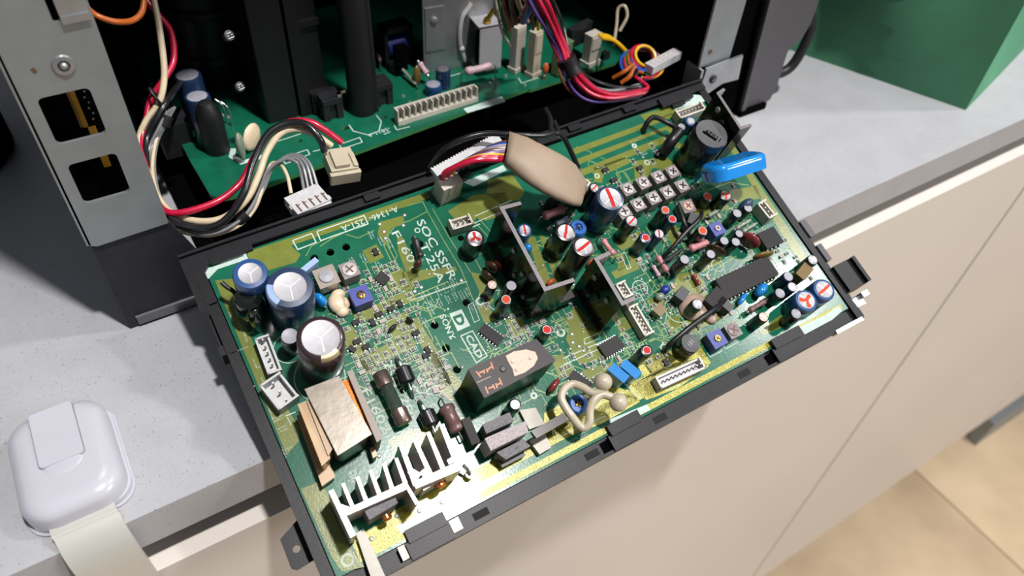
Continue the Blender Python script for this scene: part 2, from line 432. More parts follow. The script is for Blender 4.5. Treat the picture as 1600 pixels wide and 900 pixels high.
sl = MB(); sl.box(-127.3, 116.5, .3, -120.2, 118.6, 1.6); sl.box(-127.3, 118.6, .3, -120.2, 125, .9)
obj('latch_tongue', sl, STEEL2, o_, bevel=.3)
t_ = MB(); t_.cbox(-138.2, 105.4, .62, 1.1, 1.6, .05, 0, 20); obj('scuff', t_, RUST, o_)
# right steel rail
rr_ = MB(); rr_.plate([(121.8, 38.2), (141.2, 37.0), (141.8, 250), (121.0, 250)], [], -.6, .6)
o2 = obj('side_rail', rr_, STEEL, ch, loc=(0, -.5, 0), rot=R90, label='plain steel rail beside the dark bezel')
obj('rivet', MB().lathe([(1.3, 0), (1.2, .25), (0.001, .25)], 18), RUST, o2, loc=(126.5, 45.4, .6))
br_ = MB(); br_.plate([(124.5, 38.2), (147.5, 39.5), (149.3, 26), (138.5, 26.6), (127, 22.2), (123.5, 24)], [circ(130.6, 31.2, 1.9)[::-1]], -.6, .6)
br_.box(121.5, 24, -10, 122.8, 38, .6)
o3 = obj('corner_bracket', br_, STEEL2, ch, loc=(0, -3, 0), rot=R90)
sc = MB(); sc.lathe([(2.1, -.2), (2.1, .5), (1.6, 1.0), (0.001, 1.1)], 20); sc.box(-1.3, -.2, 1.0, 1.3, .2, 1.15, 1); sc.box(-.2, -1.3, 1.0, .2, 1.3, 1.15, 1)
obj('screw', sc, [BLACK, SOLDER], o3, loc=(130.6, 31.2, .6))
# black plastic base, posts, sill
cp_ = MB(); cp_.plate([(-144.2, 0), (-111, 0), (-111, 3), (-113.2, 24), (-119.3, 42.3), (-144.2, 42.3)], [], -2, 0)
obj('corner_post', cp_, BLACK, ch, rot=R90, bevel=.5); obj('base_side', MB().box(-144.2, 2.2, 0, -142, CY(330), 42.3), BLACK, ch)
obj('dark_backing', MB().box(-143, 14, 43, -123, 15, 250), BLACKD, ch)  # black sheet added behind the windows in place of interior shade
am = MB(); am.box(-133.2, 11, 78, -131.0, 12, 99); am.box(-132.4, 10.5, 78, -131.4, 11, 99); am.box(-131.4, 11, 62, -129.2, 12, 77); obj('amber_strip', am, AMBER, ch, label='amber strip seen through the rail windows')
gl_ = MB()
for k in range(9): gl_.cbox(-129.0 + (k % 2)*.6, 10.6, 80 + k*1.9, .5, .4, .4)
for k in range(4): gl_.cbox(-138.6 + k*.3, 10.6, 69 + k*1.3, .4, .4, .4)
obj('pin_glint', gl_, SOLDER, ch, kind='stuff')
obj('foot_strip', MB().box(-141.0, -1.1, 1.2, -113, .2, 5.4), M('mid_grey_strip', '5d5d60', .5), ch, bevel=.5, label='grey strip along the foot of the base')
sill = MB(); sill.box(-111.0, CY(77), 0, 157, CY(80), 13); sill.box(-111, CY(80), 0, 157, CY(330), 2.5)
sill.box(-111, CY(86), 2.5, 157, CY(88.5), 15.5); sill.box(-105, CY(96), 2.5, 150, CY(98), 12)
for x in range(-100, 150, 22): sill.box(x, CY(80), 2.5, x+1.6, CY(88), 12.5)
obj('base_sill', sill, BLACKD, ch, bevel=.4)
for x, w_ in ((-80, 15), (-52, 8), (40, 12), (78, 9), (112, 6)):
    obj('sill_clip', MB().box(x, CY(78), 12.5, x+w_, CY(82), 15.8), BLACK, ch, bevel=.4)
obj('inner_wall', MB().box(-143.5, CY(330), 0, 157, CY(334), 255), BLACKD, ch)
obj('inner_wall', MB().box(-143.5, CY(96), 42.4, -142.5, CY(330), 255), BLACKD, ch)
obj('unseen_lid', MB().box(-146, CY(76), 250, 193, CY(334), 254), BLACKD, ch)  # unseen lid added to keep the chassis inside dark
obj('inner_wall', MB().box(143, CY(78), 0, 157, CY(330), 250), BLACKD, ch)
# bezel: dark grey front frame seen edge-on, with step and handle
bz = MB()
bz.plate([(165.0, -0.0), (179, 0), (179.5, 2), (183.5, 3), (185.6, 9), (184.4, 31), (186, 33), (192, 36), (195, 43.3), (196, 250), (146.8, 250), (160.3, 64)], [], -45, 0)
obj('bezel', bz, BEZEL, ch, loc=(0, -1.0, 0), rot=R90, bevel=.8)
ridge = MB(); ridge.plate([(161.3, 1.0), (164.2, 1.0), (159.4, 64), (145.8, 250), (142.6, 250), (156.0, 64)], [], -6, 2.2)
obj('bezel_ridge', ridge, BEZEL, ch, loc=(0, -.4, 0), rot=R90, bevel=.4)
gap_ = MB(); gap_.plate([(159.6, 1.5), (160.6, 1.5), (155.2, 64), (153.6, 64)], [], -3, 1.2); obj('gap_strip', gap_, BLACKD, ch, rot=R90)  # black strip standing in for the dark gap beside the bezel ridge
obj('handle', MB().tube([(193.5, CY(82), 48), (198, CY(80), 46), (201, CY(79), 38), (200, CY(79), 26), (196, CY(79), 18), (190, CY(80), 15), (183, CY(82), 15)], 2.6, 14), BLACK, ch)
obj('foot', MB().box(162, CY(77), 0, 181, CY(92), 3.2), BLACKD, ch, loc=(-2, -3.5, 0), bevel=.6)
obj('foot', MB().box(162, CY(300), 0, 181, CY(316), 3), BLACKD, ch, loc=(-2, 0, 0), bevel=.6)

# insides seen in the dark: flyback housings and rubber cable
def tall_box(name, x0, y0, x1, y1, z0, z1, mat, **k): return obj(name, MB().box(x0, CY(y0), z0, x1, CY(y1), z1), mat, ch, bevel=1.0, **k)
kn = MB().lathe([(7, 0), (7.6, 3), (7.6, 60), (6.5, 63), (0.001, 63)], 36)
c0 = (-69.5, 177.6, 20.0)
fly = MB().lathe([(15, 0), (16, 2), (16, 88), (13, 92), (0.001, 92)], 40)
for k in range(4): fly.lathe([(16, 12+k*22), (17.2, 13+k*22), (17.2, 16+k*22), (16, 17+k*22)], 40)
obj('flyback_coil', fly, BLACKI, ch, loc=(c0[0], CY(c0[1]+22), 20), label='round black high voltage coil housing')
for q in ((-76.5, 123.3, 78.0), (-75.3, 131.4, 52.0)):
    k2 = MB()
    k2.lathe([(1.9, -1), (1.9, 1.0), (0.001, 1.4)], 18, mi=1)
    for j in range(3): k2.cbox(0, -1.0+j*.9, 0, 2.6-.4*j, .3, 1.3)
    obj('adjuster_knob', k2, [STEEL2, BLACKI], ch, loc=(q[0], CY(q[1]), q[2]), rot=(55, 0, 20), label='glinting ribbed adjuster')
a = (-62.9, 148.3, 20.0); b_ = (-48.8, 145.6, 20.0); c = (-33.4, 137.7, 20.0)
obj('transformer_housing', MB().box(a[0], 0, 20, b_[0], 30, 130), BLACKI, ch, loc=(0, CY(a[1]), 0), bevel=.8, label='tall flat black housing behind the looping wires')
hb = MB(); hb.box(b_[0]+.6, 1.5, 20, b_[0]+6, 30, 130); hb.box(b_[0]+6, 4, 20, c[0]-1, 30, 130); hb.box(b_[0]+6, 0, 20, c[0], 6, 31); hb.box(b_[0]+7, -.8, 27.5, c[0]-1, 0, 30.5)
hb.box(b_[0]+6, 2.4, 61, c[0]-.5, 4, 64)
obj('transformer_housing', hb, BLACKI, ch, loc=(0, CY(b_[1]), 0), bevel=.5, label='stepped black housing with latch ledges')
# rubber sleeved mains cable standing up
q = (-21.6, 140.3, 20.0)
obj('rubber_cable', MB().tube([(0, 0, 18), (0, 0, 60), (-1, 2, 130)], 6.1, 24).tube([(4.9, -2.9, 18), (5, -2.9, 60), (4, 0, 130)], 1.6, 12), M('black_rubber', '0e0d0e', .55), ch, loc=(q[0], CY(q[1]), 0), label='thick black rubber cable')

# ================================================================ INNER CIRCUIT BOARD
ib = thing('inner_circuit_board', 'dim green circuit board lying inside the black chassis', 'circuit board', (0, 0, 0))
ip = MB()
ip.plate([(-100.3, 139), (-99.6, 113), (-96.5, 108.5), (-88, 107.5), (-22, 113.8), (56, 121.0), (57.5, 119.8), (110.5, 121.5), (131, 135), (131, 240), (-100.3, 240)],
         [circ(*(-34.2, 130.9, 20.0)[:2], 1.5)[::-1], circ(*(-15.4, 130.8, 20.0)[:2], 1.2)[::-1], circ(*(-55.5, 131.1, 20.0)[:2], 1.2)[::-1]], 18.4, 20, 0, 1)
obj('circuit_panel', ip, [MASK, LAMI], ib)
for q in ((-90, 112), (120, 140), (40, 130)): obj('standoff', MB().lathe([(2.2, 2.5), (2.2, 18.4)], 14), BLACK, ib, loc=(q[0], q[1]+3, 0))
sk = MB()
for pl in ([(-82.0, 138.5, 20.0), (-84.4, 133.7, 20.0), (-82.1, 127.5, 20.0), (-72.7, 127.6, 20.0)], ):
    sk.strip(pl, 2.4, 20, 20.06)
for pl in ([(-66.4, 122.8, 20.0), (-55.0, 123.5, 20.0), (-55.2, 120.0, 20.0), (-66.6, 118.4, 20.0), (-66.4, 122.8, 20.0)], [(-53.4, 121.1, 20.0), (-50.2, 121.0, 20.0)],
           [(-41.5, 120.7, 20.0), (-31.6, 121.4, 20.0), (-32.0, 117.8, 20.0), (-41.8, 117.2, 20.0), (-41.5, 120.7, 20.0)], [(-65.1, 134.9, 20.0), (-53.2, 135.7, 20.0)], [(-21.2, 118.7, 20.0), (-17.8, 119.2, 20.0)],
           [(-31.9, 132.5, 20.0), (-32.1, 127.1, 20.0), (-27.6, 121.5, 20.0), (-22.1, 121.9, 20.0), (-18.0, 128.2, 20.0), (-17.9, 133.8, 20.0)],
           [(-14.2, 122.8, 20.0), (-14.7, 119.2, 20.0), (-8.5, 118.8, 20.0)], [(25.7, 123.5, 20.0), (29.5, 124.0, 20.0), (30.3, 127.3, 20.0)], [(27.0, 148.0, 20.0), (56.8, 148.7, 20.0), (61.4, 149.9, 20.0)],
           [(57.6, 131.5, 20.0), (56.5, 126.8, 20.0), (70.9, 127.5, 20.0)]):
    sk.strip(pl, .45, 20, 20.05)
c1 = (-90.1, 140.7, 20.0)
sk.strip(circ(c1[0], c1[1], 2.6, 20) + [circ(c1[0], c1[1], 2.6, 20)[0]], .3, 20, 20.05)
put_text(sk, '-5811-A', *(-22.5, 121.1, 20.0)[:2], 20.03, 3.4, 184, centre=True)
put_text(sk, 'A-1195-', *(-6.7, 122.4, 20.0)[:2], 20.03, 3.0, 184, centre=True)
obj('silkscreen_print', sk, SILKG, ib, kind='stuff')
lb = MB(); lb.prism([(20.1, 120.3, 20.0)[:2], (41.5, 121.0, 20.0)[:2], (40.9, 116.4, 20.0)[:2], (19.9, 116.3, 20.0)[:2]], 20, 20.15); obj('paper_label', lb, SILKG, ib)
sd = MB()
random.seed(3)
for pxy in ((-90.1, 147.9, 20.0), (-87.5, 144.9, 20.0), (-87.0, 141.1, 20.0), (-93.1, 151.5, 20.0), (-84.5, 162.1, 20.0), (-78.6, 164.7, 20.0), (-76.8, 162.1, 20.0), (24.2, 142.9, 20.0), (22.1, 131.4, 20.0), (45.3, 135.6, 20.0), (42.4, 133.8, 20.0), (0.3, 136.3, 20.0), (-0.0, 142.5, 20.0), (1.7, 132.6, 20.0), (74.2, 127.8, 20.0), (108.7, 126.7, 20.0), (88.4, 122.8, 20.0), (101.7, 124.5, 20.0), (53.1, 136.3, 20.0), (57.7, 140.8, 20.0), (57.0, 124.6, 20.0)):
    sd.lathe([(.9, 20), (.6, 20.6), (0.001, 20.8)], 8, x=pxy[0], y=pxy[1])
obj('solder_joint', sd, SOLDER, ib, kind='stuff')
def icap(q, r, sl, top, label, h0=20):
    x, y, z = q
    o = obj('capacitor', MB().lathe([(r, 0), (r, 1), (r*.94, 1.8), (r, 2.6), (r, z-h0-.8), (r*.95, z-h0)], 28), sl, ib, loc=(x, y, h0), label=label)
    obj('end_cap', MB().lathe([(r*.8, z-h0), (r*.75, z-h0+.12), (0.001, z-h0+.12)], 28), top, o)
icap((-88.6, 162.9, 44.0), 5.6, NAVY, GREYTOP, 'dim navy capacitor standing at the back left')
icap((-89.4, 147.1, 43.0), 5.0, NAVY, GREYTOP, 'dim navy capacitor in front of its twin')
icap((13.7, 138.0, 25.2), 4.0, NAVYB, GREYTOP, 'short bright blue capacitor beside the white comb connector')
icap((20.7, 141.3, 29.8), 3.6, NAVY, FERR, 'dark capacitor with a printed sleeve')
blob = MB(); blob.lathe([(5, 0), (5.2, 16), (4.6, 20), (2.6, 23.4), (0.001, 24.2)], 28); q = (-88.0, 140.5, 44.0)
obj('shrink_wrapped_coil', blob, HEAT, ib, loc=(q[0], q[1], 20), label='black domed shrink wrapped coil')
q = (-102.2, 151.0, 22.0); obj('relay', MB().cbox(0, 0, 0, 13, 12, 16).cbox(-2, 11, 0, 11, 8, 19), BLACK, ib, loc=(q[0]+1, q[1]+6, 14), bevel=.5, label='black block at the left edge of the inner board')
q = (-81.1, 127.6, 30.0); dsc = MB(); dsc.M = Matrix.Rotation(math.radians(90), 4, 'X'); dsc.ball((0, 0, 0), 3.0, 6.5, 1.8, n=24)
obj('film_capacitor', dsc, GRNGREY, ib, loc=(q[0], q[1], 28), rot=62, label='grey green dipped capacitor')
q = (-74.4, 134.4, 28.0); dsc = MB(); dsc.M = Matrix.Rotation(math.radians(90), 4, 'X'); dsc.ball((0, 0, 0), 6.0, 6, 1.9, n=24)
obj('disc_capacitor', dsc, GLUE, ib, loc=(q[0], q[1], 26), rot=40, label='beige disc capacitor')
q = (-83.9, 149.3, 26.0); obj('resistor', MB().tube([(0,0,-6), (0,0,-3), (0,0,5), (0,0,9)], .4, 8).lathe([(1.1,-2.5), (1.4,-2), (1.4,4), (1.1,4.5)], 14, mi=1), [LEAD, ORC], ib, loc=(q[0], q[1], 26))
for q in ((-78.9, 157.6, 26.0), (-77.4, 154.7, 24.0)): obj('wire_lead', MB().tube([(0,0,-5), (0,0,4), (-2,2,7)], .35, 8), LEAD, ib, loc=(q[0], q[1], 25))
# small latching blocks
for q, l in (((-11.2, 138.6, 20.0), 'small black notched block by the rubber cable'), ((-35.9, 138.4, 20.0), 'small black notched block under the tall housing')):
    m_ = MB(); m_.box(-4.6, 0, 0, 4.6, 8, 11); m_.box(-4.6, -1.6, 8, 4.6, 0, 10.6); m_.box(-4.6, -1.2, 0, -1.6, 0, 8); m_.box(1.6, -1.2, 0, 4.6, 0, 8)
    obj('clip_block', m_, BLACK, ib, loc=(q[0], q[1]+1.5, 20), bevel=.3, label=l)
q = (-32.3, 138.9, 20.0); obj('strap_post', MB().box(-1, 0, 0, 1, .8, 13).box(-1, 0, 12.2, 3, .8, 13).box(-1.1, -.1, 3.5, 1.1, .9, 4.6, 1), [TAPE, REDP], ib, loc=(q[0], q[1], 20))
# black framed transformer with blue coil
q = (10.6, 161.4, 20.0); tf = MB(); tf.box(-7.5, 0, 0, -5.5, 9, 20); tf.box(5.5, 0, 0, 7.5, 9, 20); tf.box(-7.5, 0, 17.5, 7.5, 9, 20); tf.box(-7.5, 0, 0, 7.5, 9, 3)
o = obj('framed_transformer', tf, BLACK, ib, loc=(q[0], q[1]+6, 20), bevel=.4, label='black framed transformer in the dark')
obj('winding', MB().tube([(-5.2, 4.5, 9.5), (5.2, 4.5, 9.5)], 4.6, 20, smooth=False), BLUEP, o)
q = (9.3, 159.4, 20.0); obj('power_transistor', MB().cbox(0, 0, 3, 6, 3.4, 13).tube([(-1.6,0,0), (-1.6,0,3)], .4).tube([(1.6,0,0), (1.6,0,3)], .4), BLACKD, ib, loc=(q[0]-2, q[1], 20), bevel=.3)
q = (10.1, 147.6, 22.0); dsc = MB(); dsc.M = Matrix.Rotation(math.radians(90), 4, 'X'); dsc.ball((0, 0, 0), 2.2, 5.2, 1.6, n=20)
obj('film_capacitor', dsc, OLC, ib, loc=(q[0], q[1], 25.5), rot=20)
def resistor_axial(parent, p0, p1, r, mat, lead=3.0, label=None, name='resistor', down=None):
    p0 = Vector(p0); p1 = Vector(p1); d = (p1 - p0); L = d.length; d.normalize()
    m = MB(); prof = [(r*.5, 0), (r*.95, L*.06), (r, L*.12), (r, L*.22), (r*.82, L*.3), (r*.82, L*.7), (r, L*.78), (r, L*.88), (r*.95, L*.94), (r*.5, L)]
    m.M = Matrix.Translation(p0) @ d.to_track_quat('Z', 'Y').to_matrix().to_4x4(); m.lathe(prof, 18, mi=0); m.M = Matrix()
    z0 = down if down is not None else 0
    for a, s in ((p0, -1), (p1, 1)):
        e = a + d*s*lead*.6; m.tube([a, e, Vector((e.x + d.x*s*.4, e.y + d.y*s*.4, max(z0, e.z-1.2))), Vector((e.x + d.x*s*.6, e.y + d.y*s*.6, z0))], .3, 8, mi=1)
    return obj(name, m, [mat, LEAD], parent, label=label)
a = (29.4, 135.2, 29.0); b_ = (43.3, 134.2, 29.0); resistor_axial(ib, a, b_, 2.0, PALER, 3, 'pale pink power resistor raised on its leads', down=20)
a = (12.9, 150.5, 30.0); b_ = (14.6, 145.6, 26.0); resistor_axial(ib, a, b_, 1.5, PALER, 2, None, down=20)
resistor_axial(ib, (6.8, 165.1, 25.0), (8.5, 145.9, 22.0), 1.0, GRNGREY, 2, None, down=20)
resistor_axial(ib, (2.7, 175.9, 25.0), (0.4, 168.2, 25.0), 1.0, BROWNR, 2, None, down=20)
# comb connector
a = Vector((-12.8, 124.4, 20.0)); b_ = Vector((29.2, 125.4, 20.0)); d = b_ - a; L = d.length; ang = math.degrees(math.atan2(d.y, d.x))
m_ = MB(); m_.box(0, 0, 0, L, 1.0, 7.5); m_.box(0, -3.2, 0, L, 0, 2.4)
n = 14
for k in range(n + 1): m_.box(k*(L-.8)/n, -2.8, 2.4, k*(L-.8)/n + .8, 0, 7.5)
o = obj('comb_connector', m_, CONN, ib, loc=a, rot=ang, bevel=.15, label='long cream fourteen slot connector on the inner board edge')
for k in range(n): obj('pin', MB().box(-.25, -.9, 2.4, .25, -.2, 6.6), BLACKD, o, loc=((k+.5)*(L-.8)/n+.4, 0, 0))
# aluminium heat sink with U bracket
a = Vector((17.5, 148.8, 20.0)); b_ = Vector((55.8, 144.4, 20.0)); d = b_ - a; L = d.length; ang = math.degrees(math.atan2(d.y, d.x))
m_ = MB(); m_.box(0, 0, 0, L, 1.6, 62); m_.box(1.0, -.6, 12, L*.28, 0, 34, 1)
hs = obj('aluminium_heat_sink', m_, STEEL2, ib, loc=a + Vector((0, 6, 0)), rot=ang, bevel=.5, label='dull aluminium heat sink plate with bracket')
obj('stud', MB().lathe([(1.6, 0), (1.6, .8), (1.1, 1.1), (0.001, 1.1)], 18), SOLDER, hs, loc=(L*.14, -.6, 28), rot=(90, 0, 0))
ub = MB(); x0, x1 = L*.62, L*.93
ub.box(x0, -12, 3, x1, -11, 26); ub.box(x0, -12, 25, x1, 0, 26); ub.box(x0, -12, 3, x1, 0, 4)
obj('bracket', ub, ALU, hs, bevel=.8, label='polished folded bracket')
obj('regulator', MB().box(x0+.6, -10.6, 5, x1-.6, -5.5, 22), BLACKD, hs, bevel=.3)
obj('screw', MB().lathe([(1.7, 0), (1.7, 1.4), (1.2, 2.0), (1.2, 7), (0.001, 7)], 18), BRASS, hs, loc=((x0+x1)/2-1, -8, 27), rot=(20, 20, 0))
sg = MB(); sg.tube([(L*.55, -.8, 4), (L*.48, -.9, 14), (L*.5, -.8, 26), (L*.62, -.9, 33)], 1.1, 10); sg.ball((L*.5, -1.2, 11), 1.5)
sg.tube([(L*.98, -.8, 12), (L*.99, -1.6, 22), (L*.97, -1.2, 38)], 1.2, 10); sg.ball((L*.99, -2.2, 18), 1.3)
obj('silicone_smear', sg, SILGL, hs, label='white silicone smears')
# tall wire connectors
def tall_conn(top, base, w, dd, mat, label, ribs=False, rot=16):
    t3 = Vector(top); z = t3.z - 20; m = MB(); m.box(-w/2, -dd/2, 0, w/2, dd/2, z)
    m.box(-w/2-.6, -dd/2-.6, 0, w/2+.6, dd/2+.6, 2.4)
    if ribs:
        for k in range(12): m.box(w/2-.2, -dd/2+.4, 3 + k*(z-5)/12, w/2+.5, dd/2-.4, 3 + (k+.55)*(z-5)/12)
    else: m.box(-w/2+.5, -dd/2-.5, z*.55, w/2-.5, -dd/2, z-1)
    return obj('wire_connector', m, mat, ib, loc=(t3.x, t3.y, 20), rot=rot, bevel=.4, label=label)
tall_conn((60.6, 138.5, 43.8), 0, 6.5, 4.5, CONN, 'tall cream ribbed connector', True)
tall_conn((65.4, 130.6, 43.8), 0, 5.6, 4.5, CREAM, 'tall cream connector with a yellow wire')
tall_conn((97.8, 126.8, 36.8), 0, 7.5, 5.5, CONN, 'beige connector at the right end of the inner board', False, 10)
q = (79.6, 123.1, 20.0); gb = MB().box(-5, 0, 0, 5, 6, 17); obj('film_capacitor', gb, GREENC, ib, loc=(q[0], q[1], 20), rot=15, bevel=1.6, seg=3, label='olive green film capacitor block')
q = (68.7, 124.7, 27.0); obj('ceramic_capacitor', MB().ball((0, 0, 0), 1.7, 1.2, 3).tube([(-.8,0,-2), (-.8,0,-6)], .25).tube([(.8,0,-2), (.8,0,-6)], .25), ORC, ib, loc=(q[0], q[1], 26))
q = (107.8, 127.1, 20.0); obj('dark_component', MB().cbox(0, 0, 0, 4, 3, 4).ball((0, 0, 4.4), 1.2), BLACK, ib, loc=(q[0], q[1], 20), bevel=.3)
q = (92.7, 132.2, 36.0); obj('dark_component', MB().cbox(0, 0, 0, 16, 4, 10), BLACK, ib, loc=(q[0], q[1], 30), bevel=.5, rot=14)

# ================================================================ WIRES
def wires(root, paths):
    for pts, r, mat in paths: obj('wire', MB().tube(pts, r, 12), mat, root)
h1 = thing('cable_harness', 'harness of thick red, black and cream wires looping to a cream three way plug', 'cable', (-55.7, 79.9, 42.0))
def rel(root, pts): return [tuple(Vector(q) - root.location / S) for q in pts]
red = [(-96.6, 164.8, 80.0), (-93.1, 162.0, 72.0), (-90.8, 158.3, 66.0), (-93.4, 151.9, 58.0), (-99.5, 146.6, 54.0), (-106.4, 143.7, 49.0), (-111.0, 138.7, 44.0), (-116.6, 129.7, 38.0), (-119.3, 107.6, 36.0), (-118.0, 88.5, 37.0), (-103.6, 84.7, 38.0), (-91.8, 88.3, 40.0), (-83.2, 93.5, 46.0), (-75.2, 96.5, 52.0), (-67.0, 95.6, 55.0), (-60.9, 92.1, 55.0), (-56.6, 88.3, 52.0), (-52.1, 85.7, 47.0)]
crm = [(-93.6, 157.6, 80.0), (-95.4, 152.2, 70.0), (-99.1, 144.1, 58.0), (-104.3, 138.8, 50.0), (-111.8, 136.6, 44.0), (-116.5, 132.8, 39.0), (-118.3, 119.1, 36.0), (-118.5, 100.3, 34.0), (-115.6, 89.6, 34.0), (-109.3, 82.3, 34.0), (-101.4, 79.1, 35.0), (-92.4, 79.8, 39.0), (-85.6, 84.0, 44.0), (-79.7, 89.3, 49.0), (-73.1, 92.5, 53.0), (-67.3, 91.9, 54.0), (-62.0, 88.1, 53.0), (-56.3, 85.6, 47.0)]
blk = [(-85.2, 175.4, 36.0), (-93.6, 157.1, 44.0), (-101.4, 139.6, 49.0), (-107.4, 134.5, 46.0), (-114.4, 130.8, 39.0), (-119.6, 110.5, 34.0), (-118.8, 88.5, 34.0), (-110.2, 80.1, 33.0), (-101.9, 77.4, 35.0), (-92.7, 79.9, 42.0), (-84.8, 87.7, 49.0), (-76.6, 92.4, 55.0), (-68.6, 92.3, 57.0), (-63.4, 88.2, 57.0), (-61.0, 83.1, 53.0), (-60.2, 82.5, 48.0)]
wires(h1, [(rel(h1, red), 1.25, W_RED), (rel(h1, crm), 1.25, W_CREAM), (rel(h1, blk), 1.3, W_BLACK)])
m_ = MB(); m_.box(-5.2, -5.5, -3.2, 5.2, 5.5, 3.0); m_.box(-3.4, -4.6, 3.0, 2.2, 4.0, 4.6); m_.box(-5.8, -7.0, -3.4, 5.8, -5.0, 2.0); m_.box(3.6, -5.0, 3.0, 5.2, 2.0, 3.8)
dirv = Vector((-56.9, 68.8, 42.0)) - Vector((-54.9, 91.2, 42.0)); ang = math.degrees(math.atan2(dirv.y, dirv.x)) + 90
obj('plug', m_, CREAM, h1, rot=(12, 6, ang), bevel=.4, label='cream three way plug housing')
tie = MB(); q = Vector((-105.0, 139.5, 51.0)); tie.M = Matrix.Translation(q - h1.location/S) @ Matrix.Rotation(math.radians(70), 4, 'Y') @ Matrix.Rotation(math.radians(0), 4, 'X')
ring = [(4.6*math.cos(2*math.pi*i/24), 3.0*math.sin(2*math.pi*i/24), 0) for i in range(25)]; tie.tube(ring, .6, 8, smooth=False); obj('cable_tie', tie, HEAT, h1)
h2 = thing('ribbon_harness', 'harness of four grey wires and one cream wire ending in a white five way plug', 'cable', (-73.1, 69.7, 38.0))
for k in range(4):
    o = Vector((k*1.05 - 1.6, k*.55 - .8, 0)); base = [(-101.6, 134.5, 48.0), (-107.6, 131.3, 43.0), (-112.6, 128.6, 38.0), (-117.3, 118.0, 34.0), (-119.3, 101.9, 31.0), (-115.6, 89.2, 30.0), (-108.9, 80.9, 30.0), (-101.5, 78.0, 31.0), (-92.7, 79.8, 33.0), (-85.8, 84.4, 37.0), (-80.5, 88.0, 42.0), (-74.6, 88.8, 45.0)]
    tail = [((-70.5, 85.6, 46.0), (-69.6, 80.5, 45.0), (-70.9, 74.0, 40.0)), ((-71.4, 84.3, 46.0), (-70.6, 81.6, 44.0), (-72.7, 73.7, 40.0)), ((-69.6, 86.4, 46.0), (-68.0, 81.4, 45.0), (-69.1, 74.3, 40.0)), ((-68.8, 87.3, 46.0), (-66.7, 81.6, 45.0), (-67.4, 74.2, 40.0))][k]
    obj('wire', MB().tube([tuple(Vector(q) + o - h2.location/S) for q in base] + [tuple(Vector(q) - h2.location/S) for q in tail], .62, 10), W_GREY, h2)
wires(h2, [(rel(h2, [(-103.7, 134.0, 46.0), (-110.3, 130.4, 40.0), (-116.2, 118.1, 36.0), (-118.6, 102.3, 35.0), (-119.5, 89.2, 31.0), (-109.4, 80.0, 29.0), (-98.2, 77.9, 30.0), (-90.3, 80.6, 33.0), (-85.6, 84.2, 37.0), (-82.3, 88.8, 40.0), (-78.1, 92.0, 42.0), (-75.6, 88.8, 43.0), (-75.5, 82.4, 42.0), (-77.0, 75.7, 39.0)]), .7, W_CREAM)])
sl_ = MB(); sl_.tube(rel(h2, [(-103.7, 134.0, 46.0), (-106.5, 132.7, 43.0)]), 2.4, 14); obj('sleeve', sl_, HEAT, h2)
sl_ = MB(); sl_.tube(rel(h2, [(-97.0, 79.5, 31.0), (-93.2, 79.7, 33.0)]), 2.2, 14); obj('sleeve', sl_, HEAT, h2)
dirv = Vector((-65.7, 77.8, 38.0)) - Vector((-79.2, 75.4, 38.0)); ang = math.degrees(math.atan2(dirv.y, dirv.x)); L = dirv.length
m_ = MB(); m_.box(-L/2, -4.6, -2.2, L/2, 4.6, 2.0); m_.box(-L/2-.5, -1.2, -2.0, -L/2, .6, 1.6); m_.box(L/2, -4, -2.0, L/2+.6, -2.2, 1.6)
m_.box(-L/2+.8, -5.6, -2.0, L/2-.3, -4.6, 1.2)
pl = obj('plug', m_, CONNW, h2, rot=(10, 0, ang), bevel=.25, label='white five way plug housing')
for k in range(5):
    obj('contact_slot', MB().box(-.3, -3.2, 2.0, .3, .8, 2.12).box(-.3, -.2, 2.0, 1.1, .2, 2.14), RUST, pl, loc=(-L*.36 + k*L*.19, -1.0, 0))
ow = thing('orange_wire', 'single orange wire curving behind the left steel rail', 'wire', (-110.5, 136.3, 85.0))
wires(ow, [(rel(ow, [(-118.2, 143.9, 90.0), (-115.6, 137.3, 88.0), (-110.5, 136.3, 85.0), (-104.8, 138.8, 83.0), (-100.4, 142.0, 84.0), (-97.3, 146.6, 88.0)]), 1.1, W_ORANGE)])
obj('junction', MB().box(-16, 6, 6, 12, 9, 22), STEEL2, ow, loc=(4, 14, -4), label='grey metal tab behind the wire')
# red and black bundle on the right
h3 = thing('wire_bundle', 'taped bundle of red and black wires running down in front of the inner board', 'cable', (60.0, 95.4, 46.0))
base = [(39.5, 98.1, 84.0), (44.1, 95.8, 76.0), (51.3, 97.0, 64.0), (54.1, 93.8, 56.0), (54.8, 89.2, 50.0), (60.4, 87.2, 42.0), (67.8, 84.4, 36.0), (77.6, 81.2, 33.0), (94.6, 80.4, 31.0)]
offs = [((-1.6, -1.4, 0), W_RED, 1.0), ((.6, -1.0, .6), W_RED, 1.0), ((2.0, .6, .4), W_DRED, .9), ((-.4, 1.6, -1), W_BLACK, 1.0), ((2.8, 2.2, -.6), W_BLACK, .9), ((-2.6, .4, -1.2), W_DRED, .9), ((4.0, 2.6, .8), W_BLACK, .8), ((-3.2, -1.0, -2.2), W_PURP, .7), ((-3.6, -.2, -3), W_BRN, .7), ((1.6, 3.4, 1), W_GREY, .7)]
for k, (o, m, r) in enumerate(offs):
    obj('wire', MB().tube([tuple(Vector(q) + Vector(o)*(1 + .35*math.sin(i*1.3 + k)) - h3.location/S) for i, q in enumerate(base)], r, 10), m, h3)
tp = MB(); tp.tube(rel(h3, [(53.9, 90.9, 53.0), (55.5, 89.5, 49.0), (56.8, 87.5, 46.0)]), 4.2, 20, smooth=True); obj('tape_wrap', tp, HEAT, h3, label='black tape wrapped round the bundle')
